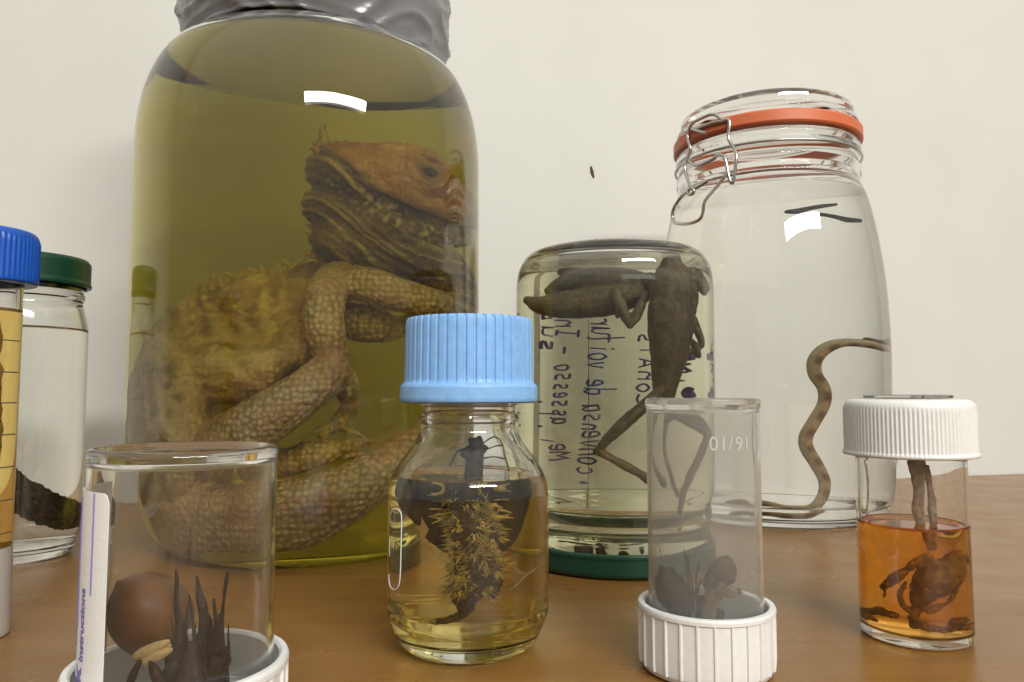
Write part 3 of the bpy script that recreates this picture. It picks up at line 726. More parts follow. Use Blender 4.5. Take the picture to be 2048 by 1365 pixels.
# ================================================================== 3 upturned jar with grasshoppers
def green_lid(c, r, z0, z1, parent, down=True):
    h = z1 - z0; k = 1 if down else -1
    pr = [(0, 0), (r * .86, 0), (r * .88, .0012), (r * .93, .0012), (r * .955, 0)] + arc(r - .003, .003, .003, .003, -80, 0, 5) + [(r, h - .0035), (r + .0006, h - .002), (r + .0004, h - .0006), (r - .0008, h), (r - .002, h - .0006), (r - .002, .0035), (0, .003)]
    pr = [(a, z0 + b) if down else (a, z1 - b) for a, b in pr]
    if not down: pr = pr[::-1]
    mb = MB(); mb.lathe(pr, c, 96); return mb.build('lid', M_GREEN, parent, sharp=60)
def up_jar():
    t = thing('upturned_jar', INV.c, 'glass jar standing upside down on its green lid, handwriting and grasshoppers inside', 'jar')
    c = INV.c; R = INV.R; z = INV.z; r = INV.r
    zt = z(504); zlid = z(1118, R)
    green_lid(c, R * .985, .0005, z(1112, R), t)
    out = [(R * .90, .004), (R * .93, .006), (R * .93, zlid - .004), (R * .945, zlid), (R * .945, zlid + .004), (R * .93, zlid + .007), (R * .93, zlid + .012), (R * .955, zlid + .015), (R * .955, zlid + .018), (R * .945, zlid + .021)]
    out += spl([(R * .96, zlid + .025), (R * .99, zlid + .031), (R, zlid + .040)], 4) + [(R, z(620))]
    out += spl([(R, z(600)), (R * .995, z(570)), (R * .965, z(540)), (R * .88, z(515)), (R * .78, zt - .0015), (R * .70, zt)], 5) + [(R * .66, zt - .0002), (R * .60, zt - .0014), (0, zt - .0018)]
    th = .0032
    inn = [(R * .90 - .001, .004), (R * .90, .012), (R * .90, zlid + .020)] + spl([(R * .93, zlid + .025), (R * .955, zlid + .031), (R - th, zlid + .040)], 4) + [(R - th, z(640))]
    zi = z(534)
    inn += spl([(R - th, z(612)), (R * .935, z(575)), (R * .86, z(548)), (R * .72, zi), (R * .4, zi - .0005)], 5) + [(0, zi - .0015)]
    MB().lathe(out + inn[::-1], c, 144, closed=False).build('jar_body', M_GLASS, t)
    e = .0015
    lq = [(0, .0045), (R * .915, .0045), (R * .915, zlid + .022)] + spl([(R * .945, zlid + .026), (R * .97, zlid + .031), (R - th + e, zlid + .040)], 4) + [(R - th + e, z(640))]
    lq += spl([(R - th + e, z(612)), (R * .95, z(573)), (R * .87, z(545)), (R * .72, zi + e), (R * .4, zi - .0005 + e)], 5) + [(0, zi - .0015 + e)]
    MB().lathe(lq, c, 144).build('liquid', liquid('pale_yellow_fluid', (.96, .97, .32), 4.5, 1.355), t)
    # sediment on the lid
    s = MB()
    for k in range(26):
        u = R_.uniform(1120, 1290); v = R_.uniform(1068, 1090); p = INV.inj(u, 1075, R_.uniform(.35, .75)); 
        s.ell((p[0], p[1], .0052 + R_.uniform(0, .0008)), (R_.uniform(.001, .005), R_.uniform(.0006, .0015), .0005), 8, 5, rot=Matrix.Rotation(R_.uniform(0, 3), 3, 'Z'))
    s.build('sediment', simple('sediment', (.06, .045, .02), .8), t)
    # handwriting on the far outside of the glass
    G = {'C': [[(.9, .85), (.5, 1), (.1, .7), (.1, .25), (.5, 0), (.9, .15)]], 'o': [[(.5, .9), (.15, .7), (.15, .2), (.5, 0), (.85, .2), (.85, .7), (.5, .9)]],
         'n': [[(.1, 0), (.15, .9), (.2, .6), (.6, .9), (.8, .6), (.85, 0)]], 'v': [[(.1, .9), (.45, 0), (.85, .95)]], 'e': [[(.15, .45), (.8, .5), (.75, .85), (.4, .95), (.1, .6), (.15, .15), (.5, 0), (.9, .15)]],
         's': [[(.8, .9), (.3, .9), (.25, .6), (.75, .4), (.7, .05), (.15, .05)]], 'a': [[(.8, .85), (.3, .9), (.1, .45), (.3, .05), (.75, .3), (.82, .9), (.85, .1), (1, 0)]],
         'd': [[(.8, .8), (.3, .85), (.1, .4), (.4, 0), (.8, .3)], [(.85, 1.8), (.82, .8), (.85, 0)]], 'i': [[(.5, .9), (.5, 0)], [(.5, 1.3), (.52, 1.4)]], 't': [[(.5, 1.9), (.45, .1), (.7, 0)], [(.05, 1.05), (.95, 1.1)]],
         'u': [[(.1, .9), (.15, .2), (.45, 0), (.75, .25), (.8, .95), (.8, 0)]], 'r': [[(.15, .9), (.2, 0)], [(.2, .55), (.5, .9), (.85, .8)]], 'M': [[(.05, 0), (.15, 1.2), (.45, .4), (.8, 1.2), (.95, 0)]],
         'I': [[(.5, 1.5), (.5, 0)], [(.1, 1.5), (.9, 1.5)], [(.1, 0), (.9, 0)]], 'g': [[(.8, .8), (.3, .9), (.1, .5), (.4, .2), (.8, .4), (.85, .9), (.8, -.5), (.3, -.7)]], 'p': [[(.2, .9), (.2, -.7)], [(.2, .8), (.6, .95), (.85, .6), (.6, .15), (.2, .2)]],
         '-': [[(.1, .45), (.9, .45)]], '.': [[(.45, .05), (.55, .1)]], 'D': [[(.15, 1), (.15, 0), (.6, .05), (.9, .5), (.6, .95), (.15, 1)]], 'A': [[(.05, 0), (.45, 1.1), (.9, 0)], [(.2, .4), (.75, .4)]], 'O': [[(.5, 1), (.1, .7), (.1, .3), (.5, 0), (.9, .3), (.9, .7), (.5, 1)]],
         'l': [[(.5, 1.6), (.5, 0)]], 'N': [[(.1, 0), (.1, 1), (.8, 0), (.85, 1.05)]], 'T': [[(.5, 1), (.5, 0)], [(.1, 1), (.9, 1)]], 'S': [[(.8, .9), (.3, .95), (.2, .65), (.75, .4), (.7, .05), (.1, .08)]], ' ': []}
    ink = MB()
    def write(text, u0, v0, u1, v1, xh, wid):
        n_ = len(text)
        for i, ch in enumerate(text):
            js, jr, jo = R_.uniform(.85, 1.15), R_.uniform(-.12, .12), R_.uniform(-3, 4)
            for st in G.get(ch, []):
                P = []
                for (x, y) in st:
                    x = x + y * jr; f = (i + x * .82 * min(js, 1.1) + .09) / n_
                    u = u0 + (u1 - u0) * f + y * xh * js + jo + R_.uniform(-1.6, 1.6); v = v0 + (v1 - v0) * f + R_.uniform(-1.0, 1.0)
                    P.append(INV.inj(u, v, 1.0, 1.36))
                ink.tube(P, wid, 6, 2, flat=.35, up=None)
    write('Convensa de voiture', 1152, 948, 1184, 618, 35, .00062)
    write('Mem assesso - Ingu', 1092, 922, 1110, 604, 33, .0006)
    write('l.l. ', 1052, 890, 1056, 765, 34, .00055); write('sup', 1066, 705, 1072, 618, 30, .0006)
    write('COnATs', 1274, 812, 1282, 664, 28, .0006); write('OlNa', 1374, 800, 1378, 700, 36, .0009)
    ink.build('handwriting', M_INK, t)
    # edge lines of a clear tape round the back
    tp = MB(); tp.tube([INV.inj(u, 958, 1.0) for u in range(1050, 1410, 12)], .00022, 5, 2); tp.tube([INV.inj(1175, v, 1.0) for v in range(640, 1000, 20)], .00014, 5, 2)
    tp.build('tape_edge', simple('tape_edge', (.25, .20, .13), .6), t)
up_jar()
def insect(name, tubes, label, voxel, colr, jar, n=1.355, flatdir=None, dark=.4):
    mb = MB()
    for tb in tubes: inj_tube(mb, jar, tb, 12, 4, n=n)
    lim = jar.R - .0048
    for i, p in enumerate(mb.v):
        d = math.hypot(p[0] - jar.c[0], p[1] - jar.c[1])
        if d > lim: mb.v[i] = (jar.c[0] + (p[0] - jar.c[0]) * lim / d, jar.c[1] + (p[1] - jar.c[1]) * lim / d, p[2])
    m = remesh(mb, voxel, 2, name); co = coords(m); no = normals(m)
    n1 = np.array([noise.noise(Vector(p) * 160) for p in co]); n2 = np.array([fbm(p, 420) for p in co])
    setco(m, co + no * (.0005 * n1 + .0002 * n2)[:, None])
    col = np.array(colr)[None, :] * (1 + dark * n1[:, None] + .4 * n2[:, None]); set_color(m, np.clip(col, .004, .8))
    p = co.mean(axis=0)
    o = link(m, name, attr_mat(name + '_shell', .5, None, .5, .4), None, True, origin=tuple(p))
    return o
o = insect('grasshopper', [
    [(1343, 528, .30, 22), (1346, 548, .28, 36), (1350, 580, .26, 46), (1350, 605, .26, 48)],
    [(1346, 615, .25, 46), (1343, 655, .25, 46), (1339, 705, .26, 38), (1333, 750, .28, 30), (1328, 790, .30, 22), (1325, 835, .32, 12)],
    [(1300, 560, .35, 16), (1325, 575, .30, 22)], [(1385, 555, .38, 22), (1405, 578, .42, 14), (1408, 590, .42, 6)],
    [(1385, 640, .32, 9), (1397, 668, .30, 8), (1402, 690, .30, 7), (1385, 700, .3, 7), (1374, 706, .3, 5)], [(1372, 680, .3, 7), (1390, 690, .28, 7), (1396, 712, .28, 6)],
    [(1320, 780, .22, 9), (1285, 815, .20, 13), (1245, 850, .20, 14), (1210, 885, .20, 10), (1195, 902, .20, 9)],
    [(1196, 902, .20, 9), (1225, 918, .20, 8), (1265, 940, .22, 9), (1310, 965, .24, 8)],
    [(1322, 825, .35, 12), (1355, 830, .35, 15), (1395, 848, .35, 15), (1418, 868, .36, 9)], [(1418, 868, .36, 8), (1392, 925, .36, 8), (1356, 985, .36, 7), (1352, 1040, .40, 5)],
    [(1318, 830, .42, 8), (1308, 900, .42, 7), (1345, 978, .42, 6)]],
    '', .0007, (.21, .15, .065), INV)
tag(o, 'large dark grasshopper hanging head up with bent hind legs in upturned jar', 'grasshopper', 'grasshoppers in the upturned jar')
o = insect('grasshopper', [
    [(1056, 603, .50, 8), (1085, 612, .48, 18), (1130, 612, .46, 26), (1185, 606, .44, 30), (1235, 598, .42, 30), (1275, 588, .40, 24)],
    [(1100, 585, .50, 10), (1140, 565, .50, 20), (1190, 560, .48, 26), (1240, 565, .45, 30), (1285, 572, .42, 26)],
    [(1130, 545, .52, 12), (1165, 548, .5, 14)],
    [(1232, 588, .32, 13), (1245, 622, .26, 12), (1260, 652, .24, 8)], [(1260, 652, .24, 8), (1274, 628, .24, 11), (1288, 590, .30, 9)], [(1232, 610, .34, 4), (1235, 634, .33, 5)]],
    '', .0007, (.20, .145, .065), INV)
tag(o, 'smaller dark grasshopper floating level under the base of the upturned jar', 'grasshopper', 'grasshoppers in the upturned jar')

# ================================================================== 4 blue-capped bottle
def knurl_cap(c, r, z0, z1, nr, amp, seg_per=8, edge=.0015, duty=.5):
    seg = nr * seg_per
    def warp(rr, a, z):
        if rr < r * .985 or z < z0 + .0002 or z > z1 - edge * 1.01: return rr
        k = (a * nr / (2 * math.pi)) % 1.0
        return rr + amp * (math.cos(k * 2 * math.pi))
    def warp2(rr, a, z):
        if rr < r * .985: return rr
        k = (a * nr / (2 * math.pi)) % 1.0
        g = 1 if .25 <= k <= .75 else 0
        return rr - amp * (1 - g)
    return seg, warp2
def blue_bottle():
    t = thing('reagent_bottle', BOT.c, 'small clear lab bottle with light blue ribbed cap, yellow liquid and fuzzy moth', 'bottle')
    c = BOT.c; R = BOT.R; z = BOT.z; r = BOT.r
    P = lambda h, v: (r(h, v), z(v))
    out = [(0, .0035), (r(100, 1300), .003), (r(112, 1300), .0006)] + spl([(r(118, 1300), .0006), (r(140, 1290), .004), (r(155, 1260), .0105), (R * .998, z(1215)), (R, z(1180))], 5) + [(R, z(1060)), (R, z(1000))]
    out += spl([(R, z(985)), P(156, 958), P(142, 930), P(122, 902), P(106, 880), P(97, 862), P(94, 850)], 5) + [P(94, 845), P(99, 842), P(101, 836), P(99, 829), P(94, 826), P(94, 812), P(97, 809), P(97, 804), P(92, 800), P(90, 700), (r(86, 690), z(690))]
    th = .0022
    inn = [(0, .0075), (r(108, 1300), .0072)] + spl([(r(125, 1300), .0082), (r(146, 1270) - .001, .0125), (R - th, z(1205))], 5) + [(R - th, z(1000))]
    inn += spl([(R - th, z(983)), (r(152, 958) - .0022, z(958)), (r(138, 930) - .0022, z(930)), (r(118, 902) - .0022, z(902)), (r(101, 880) - .0022, z(880)), (r(88, 862) - .0016, z(862)), (r(84, 848) - .001, z(848))], 5) + [(r(82, 800), z(800)), (r(82, 700), z(692))]
    MB().lathe(out + inn[::-1], c, 128).build('bottle_body', M_GLASS, t)
    e = .0011; zl = z(948)
    lq = [(0, .0062), (r(108, 1300), .006)] + spl([(r(126, 1300), .0072), (r(147, 1270), .012), (R - e, z(1205))], 5) + [(R - e, z(1000))] + spl([(R - e, z(983)), (r(155, 958) - e, z(958)), (r(150, 948) - e, zl)], 4)
    rl = lq[-1][0]; lq += [(rl - .0012, zl - .0008), (rl - .003, zl - .0012), (0, zl - .0012)]
    MB().lathe(lq, c, 128).build('liquid', liquid('yellow_fluid', (.94, .80, .12), 26.0, 1.36), t)
    # cap: ribbed skirt and flange
    nr = 44; seg = nr * 10; rr = r(128, 700); zt, zf, zb = z(640), z(768), z(806)
    amp = .00075
    def warp(q, a, zz):
        if q < rr * .97 or zz < zf: return q
        k = (a * nr / (2 * math.pi)) % 1.0
        g = 0.5 - 0.5 * math.tanh((abs(k - .5) - .36) * 26)
        return q - amp * (1 - g)
    fl = r(138, 788)
    pr = [(r(96, 800), zb + .002), (fl - .0015, zb), (fl - .0004, zb + .0006), (fl, zb + .0016), (fl - .0001, zf - .0012), (fl - .0008, zf - .0002), (rr + .0004, zf + .0002), (rr, zf + .0012), (rr * .992, zt - .0022), (rr * .985, zt - .0008), (rr * .965, zt), (rr * .90, zt), (rr * .86, zt - .0004), (0, zt - .0004)]
    MB().lathe(pr, c, seg, warp=warp).build('screw_cap', simple('light_blue_plastic', (.24, .47, .82), .4, .45, bump=.06, bscale=260, var=.08), t, sharp=35)
    ring = r(88, 800)
    MB().lathe([(0, z(798)), (ring, z(798)), (ring, z(690)), (0, z(690))], c, 48).build('cap_liner', M_WHITE, t, sharp=40)
    # printed white outline on the glass
    g = MB(); Ro = R + .0001
    def on(u, v): return BOT.hit(u, v, Ro)
    loop = [(781, 1030), (784, 1022), (792, 1018), (799, 1022), (803, 1032), (803, 1060), (802, 1100), (801, 1140), (799, 1165), (795, 1176), (788, 1180), (781, 1174), (778, 1162), (778, 1150)]
    g.tube([on(*q) for q in loop], .00022, 6, 3)
    g.tube([on(779, v) for v in (1078, 1095, 1112)], .00014, 6, 2)
    g.build('printed_mark', simple('white_print', (.75, .75, .72), .5), t)
blue_bottle()
def larva():
    n = 1.36; J = lambda u, v, t: BOT.inj(u, v, t, n)
    mb = MB(); T = lambda p: inj_tube(mb, BOT, p, 12, 4, n=n)
    T([(935, 968, .42, 16), (938, 1010, .42, 34), (945, 1060, .42, 46), (955, 1110, .42, 46), (950, 1150, .42, 40), (935, 1190, .42, 30), (930, 1218, .42, 14)])
    T([(985, 1120, .42, 18), (990, 1165, .42, 16), (985, 1190, .42, 8)]); T([(905, 975, .36, 5), (908, 1030, .35, 7), (912, 1090, .36, 8), (915, 1150, .38, 10)])
    T([(930, 1195, .42, 16), (915, 1180, .40, 20), (925, 1160, .4, 20)]); T([(940, 1215, .42, 10), (915, 1235, .42, 8), (880, 1243, .42, 7), (858, 1246, .42, 5)])
    m = remesh(mb, .0005, 2, 'moth'); co = coords(m); no = normals(m)
    n1 = np.array([noise.noise(Vector(p) * 260) for p in co]); n2 = np.array([fbm(p, 700) for p in co])
    setco(m, co + no * (.0011 * n1 + .0004 * n2)[:, None])
    col = np.array([.035, .020, .010])[None, :] * (1 + .6 * n1[:, None]) + np.clip(n2, 0, 1)[:, None] * np.array([.12, .07, .02]); set_color(m, np.clip(col, .003, .8))
    lv = link(m, 'moth', attr_mat('moth_skin', .4, None, .6, .5), None, True, origin=tuple(J(945, 1080, .42)))
    tag(lv, 'fuzzy moth with dark wings and golden tufts hanging in the blue capped bottle', 'moth')
    co = coords(m) + np.array(lv['_o']); no = normals(m)
    wings = simple('dark_wing', (.030, .021, .011), .6, .35, bump=.5, bscale=350, var=.5)
    def wing(outline, t0, t1):
        w_ = MB(); P, _ = catmull([np.array(q, float) for q in outline + outline[:1]], [1] * (len(outline) + 1), 5); P = P[:-1]; k_ = len(P)
        cen = np.mean(P, axis=0); vs = []; fs = []
        rings = [(1.0, t0), (.55, t0 - .02), (.0, t0 - .03)]
        for side, dt in ((0, 0), (1, t1 - t0)):
            for (s_, tt) in rings[:2]:
                for q in P:
                    g = cen + (q - cen) * s_; nz_ = .02 * noise.noise(Vector((g[0] * .03, g[1] * .03, 0)))
                    vs.append(J(g[0], g[1], tt + dt + nz_))
            vs.append(J(cen[0], cen[1], rings[2][1] + dt))
        h_ = 2 * k_ + 1
        for i in range(k_):
            i2 = (i + 1) % k_
            fs += [(i, i2, k_ + i2, k_ + i), (k_ + i, k_ + i2, 2 * k_), (h_ + i2, h_ + i, h_ + k_ + i, h_ + k_ + i2), (h_ + k_ + i2, h_ + k_ + i, h_ + 2 * k_), (i2, i, h_ + i, h_ + i2)]
        w_.add(vs, fs)
        for q_i, q in enumerate(w_.v):
            d_ = math.hypot(q[0] - BOT.c[0], q[1] - BOT.c[1]); lm = BOT.R - .0034
            if d_ > lm: w_.v[q_i] = (BOT.c[0] + (q[0] - BOT.c[0]) * lm / d_, BOT.c[1] + (q[1] - BOT.c[1]) * lm / d_, q[2])
        return w_.build('wing', wings, lv, sharp=60)
    AB = lambda u, v, dy=0.0: at_y(u, v, BOT.c[1] + dy)
    hb = MB(); SB = BOT.D / F_PX
    hb.ell(AB(952, 895), (20 * SB, 16 * SB, 20 * SB), 20, 14, bump=.6, freq=420); hb.ell(AB(935, 908), (13 * SB, 12 * SB, 14 * SB), 14, 10, bump=.6, freq=500)
    hb.tube([AB(955, 900), AB(950, 925), AB(945, 975)], [14 * SB, 18 * SB, 20 * SB], 10, 3)
    hb.build('head', wings, lv)
    for L_ in (([960, 890], [985, 872], [1002, 880], [1010, 915], [1018, 945]), ([965, 905], [990, 892], [1004, 890]), ([962, 920], [988, 916], [1008, 920]), ([940, 895], [915, 905], [900, 935])):
        lg = MB(); lg.tube([AB(u, v) for u, v in L_], [R_.uniform(1.2, 2.6) * SB for _q in L_], 6, 4); lg.build('leg', wings, lv)
    wing([(930, 972), (880, 970), (838, 968), (830, 985), (842, 1030), (858, 1062), (850, 1075), (868, 1090), (890, 1105), (925, 1120)], .50, .56)
    wing([(828, 972), (800, 968), (790, 980), (795, 1008), (815, 1032), (838, 1052), (842, 1030)], .50, .56)
    wing([(950, 972), (1000, 968), (1050, 970), (1064, 985), (1052, 1030), (1035, 1075), (1005, 1105), (965, 1115)], .50, .56)
    s = MB(); k = 0
    zlo, zhi = J(940, 1185, .42)[2], J(940, 975, .42)[2]
    while k < 2000:
        i = R_.randrange(len(co)); p = co[i]; d = no[i]
        if not (zlo < p[2] < zhi): continue
        f = (p[2] - zlo) / (zhi - zlo)
        d = d + np.array([R_.uniform(-.5, .5), R_.uniform(-.5, .5), R_.uniform(-.6, .3)]); d /= np.linalg.norm(d)
        cl = noise.noise(Vector(p) * 190); 
        if cl < -.12: continue
        L = R_.uniform(.0008, .0026) * (1 + 2.2 * max(0, cl)) * (1.25 if f < .6 else .85); w = R_.uniform(.00010, .00032) * (2.4 if R_.random() < .12 else 1)
        bend = np.array([R_.uniform(-1, 1), R_.uniform(-1, 1), R_.uniform(-1, .5)]) * L * .3
        s.tube([p, p + d * L * .5 + bend * .4, p + d * L + bend], [w, w * .8, w * .15], 5, 2, flat=.5); k += 1
    for k in range(26):
        u, v = R_.choice((900, 985)) + R_.uniform(-16, 16), R_.uniform(975, 1050); d = 1 if u > 940 else -1
        inj_tube(s, BOT, [(u, v, .40, 2.5), (u + d * 14, v + R_.uniform(-4, 4), .40, 2), (u + d * R_.uniform(20, 36), v + R_.uniform(-6, 6), .40, .8)], 5, 2, n=n)
    for (u, v) in ((855, 1246), (866, 1243), (848, 1252), (872, 1254)):
        s.ell(J(u, v, .40), (.0011, .0008, .0007), 8, 5, bump=.4, freq=900)
    s.build('bristles', simple('golden_bristle', (.60, .44, .15), .35, .5, var=.75, bscale=330), lv)
    s = MB(); inj_tube(s, BOT, [(1008, 1182, .40, 1.6), (1030, 1172, .38, 2.2), (1050, 1152, .37, 2.4), (1068, 1140, .37, 1.8), (1086, 1124, .4, 1)], 6, 4, n=n)
    s.build('loose_thread', simple('pale_thread', (.42, .36, .22), .5), lv)
larva()

# ================================================================== 5/7 specimen pots standing on their caps
def rib_cap(jar_c, r, rin, h, zfloor, nr, parent, ribw=.09, amp=.0006):
    seg = nr * 20
    def warp(q, a, zz):
        if q < r * .985 or zz > h - .0021 or zz < .0012: return q
        k = (a * nr / (2 * math.pi)) % 1.0
        return q + amp * (1 if abs(k - .5) < ribw else 0)
    pr = [(0, .0006), (r * .88, .0006), (r * .95, .0008), (r * .99, .0025), (r, .005), (r, .010), (r, h - .0022), (r + amp * 1.1, h - .0020), (r + amp * 1.2, h - .0008), (r + amp * .5, h), (rin + .0006, h), (rin, h - .0006), (rin, zfloor + .001), (rin - .0008, zfloor), (0, zfloor)]
    mb = MB(); mb.lathe(pr, jar_c, seg, warp=warp); return mb.build('screw_cap', M_WHITE, parent, sharp=35)
def frosted(f=.15, ior=1.25, nm='frosted_plastic', ro=.045):
    m, N, L, b = mat(nm)
    b.inputs['Base Color'].default_value = (.97, .965, .94, 1); b.inputs['Roughness'].default_value = ro
    b.inputs['Transmission Weight'].default_value = 1; b.inputs['IOR'].default_value = ior
    tr = N.new('ShaderNodeBsdfTranslucent'); tr.inputs[0].default_value = (.78, .77, .73, 1)
    df = N.new('ShaderNodeBsdfDiffuse'); df.inputs[0].default_value = (.78, .77, .73, 1)
    m1 = N.new('ShaderNodeMixShader'); m1.inputs[0].default_value = .5; L.new(tr.outputs[0], m1.inputs[1]); L.new(df.outputs[0], m1.inputs[2])
    m2 = N.new('ShaderNodeMixShader'); m2.inputs[0].default_value = f
    L.new(b.outputs[0], m2.inputs[1]); L.new(m1.outputs[0], m2.inputs[2]); L.new(m2.outputs[0], N['Material Output'].inputs['Surface'])
    return m
def text_mesh(txt, size, bold=0.0):
    cu = bpy.data.curves.new('t', 'FONT'); cu.body = txt; cu.size = size; cu.offset = bold; cu.extrude = .00004; cu.align_x = 'LEFT'
    o = bpy.data.objects.new('t', cu); COL.objects.link(o); dg = bpy.context.evaluated_depsgraph_get(); dg.update()
    m = bpy.data.meshes.new_from_object(o.evaluated_get(dg)); bpy.data.objects.remove(o, do_unlink=True)
    return m
def frosted_pot():
    c = TUB.c; z = TUB.z; r = TUB.r; R = TUB.R
    t = thing('specimen_pot', c, 'cloudy translucent pot upside down on a white ribbed cap, brown dried flowers inside', 'pot', 'specimen pots standing on their white caps')
    h = z(1203); zf = h - .0105; ro = r(116, 1200); rt = r(113, 810); zt = z(797)
    rib_cap(c, R - .0006, ro + .0012, h, zf, 26, t, .07)
    th = .0011
    rr = lambda zz: rt + (ro - rt) * (zt - zz) / (zt - zf)
    out = [(ro - th * .5, zf + .0003), (ro, zf + .0006), (rr(h), h), (rt, zt - .0035), (rt + .0005, zt - .0030), (rt + .0005, zt - .0006), (rt, zt), (rt - .0022, zt), (rt - .0030, zt - .0022), (0, zt - .0022)]
    inn = [(ro - th, zf + .0006), (rr(h) - th, h), (rt - th, zt - .005), (rt - th - .001, zt - .0038), (0, zt - .0038)]
    MB().lathe(out + inn[::-1], c, 120).build('cup', frosted(), t, sharp=50)
    # raised figures moulded in the wall
    for (txt, a0) in (('01/', .10), ('91', .56)):
        m = text_mesh(txt, .0066); co = coords(m); zz = z(893); Rr = rr(zz) + .00005
        a = a0 + co[:, 0] / Rr - TUB.phi
        new = np.stack([c[0] + (Rr + co[:, 2] * 3) * np.sin(a), c[1] - (Rr + co[:, 2] * 3) * np.cos(a), zz + co[:, 1]], axis=1); setco(m, new)
        link(m, 'moulded_figures', simple('raised_plastic', (.52, .51, .48), .4), t, False)
    return h, zf
h5, zf5 = frosted_pot()
def flowers():
    y = TUB.c[1]; A = lambda u, v, dy=0.0: at_y(u, v, y + dy)
    S = .271 / F_PX
    brown = simple('dried_flower', (.10, .055, .03), .7, .3, bump=.6, bscale=500, var=.5)
    grey = simple('dried_pod', (.055, .042, .03), .75, .2, bump=.6, bscale=500, var=.4)
    pale = simple('pale_petal', (.24, .16, .085), .7, .3, bump=.5, bscale=500, var=.4)
    root = thing('dried_flower', (A(1450, 1150)[0], A(1450, 1150)[1]), 'round brown dried flower head on pale stalk inside the cloudy pot', 'dried flower')
    mb = MB(); mb.ell(A(1446, 1142), (30 * S, 26 * S, 28 * S), 24, 16, bump=.22, freq=350); 
    mb.ell(A(1425, 1165), (18 * S, 20 * S, 26 * S), 18, 12, bump=.3, freq=350); mb.build('flower_head', brown, root)
    mb = MB(); mb.tube([A(1448, 1150), A(1432, 1180), A(1420, 1210), (A(1415, 1228)[0], A(1415, 1228)[1], zf5 + .0022)], [14 * S, 20 * S, 15 * S, 12 * S], 12, 4)
    for k in range(6): mb.tube([A(1430, 1185, -.003), A(1440 + k * 5, 1178 + k * 3, -.006), A(1455 + k * 6, 1165 + k * 4, -.007)], [5 * S, 5 * S, 1.5 * S], 6, 3, flat=.4)
    mb.build('petals', pale, root)
    root = thing('dried_pod', (A(1350, 1180)[0], A(1350, 1180)[1]), 'dark wrinkled seed pod leaning in the left of the cloudy pot', 'seed pod')
    mb = MB(); mb.tube([A(1322, 1138), A(1330, 1150), A(1343, 1178), A(1360, 1205), (A(1372, 1222)[0], A(1372, 1222)[1], zf5 + .003)], [6 * S, 22 * S, 33 * S, 30 * S, 14 * S], 16, 5)
    for i, p in enumerate(mb.v):
        q = Vector(p); w = .0007 * noise.noise(q * 500); mb.v[i] = (p[0] + w, p[1] + w, p[2] + w)
    mb.build('pod_shell', grey, root)
    mb = MB()
    for L in (([1388, 1195], [1376, 1160], [1372, 1115], [1368, 1100]), ([1390, 1195], [1381, 1150], [1376, 1112]), ([1394, 1195], [1392, 1160], [1398, 1125]), ([1386, 1200], [1370, 1180], [1355, 1160]), ([1394, 1200], [1398, 1172], [1402, 1160])):
        mb.tube([A(u, v, -.004) for u, v in L], [2.6 * S, 2 * S, 2 * S, 1.5 * S][:len(L)], 6, 4)
    mb.tube([A(1386, 1196, -.004), A(1380, 1215, -.004), (A(1375, 1225)[0], A(1375, 1225)[1] - .004, zf5 + .001)], [4 * S] * 3, 6, 3)
    mb.build('stalks', grey, root)
    mb = MB(); f = lambda u, v: ground(u, v, zf5 + .0014)
    mb.tube([f(1436, 1250), f(1446, 1222), f(1462, 1205), f(1480, 1190), A(1480, 1180), A(1474, 1178)], [6 * S, 7 * S, 5 * S, 4 * S, 3 * S, 2 * S], 8, 4)
    mb.tube([f(1452, 1212), f(1475, 1206), f(1495, 1200), f(1512, 1193)], [5 * S, 5 * S, 4 * S, 2 * S], 8, 4)
    mb.tube([f(1400, 1236), f(1406, 1222), A(1402, 1200)], [12 * S, 16 * S, 10 * S], 10, 4)
    mb.tube([f(1415, 1245), f(1428, 1232), f(1434, 1222)], [14 * S, 16 * S, 9 * S], 10, 4)
    o = mb.build('twig', grey, origin=tuple(f(1450, 1215))); tag(o, 'dark forked twig lying on the cap floor of the cloudy pot', 'twig')
flowers()
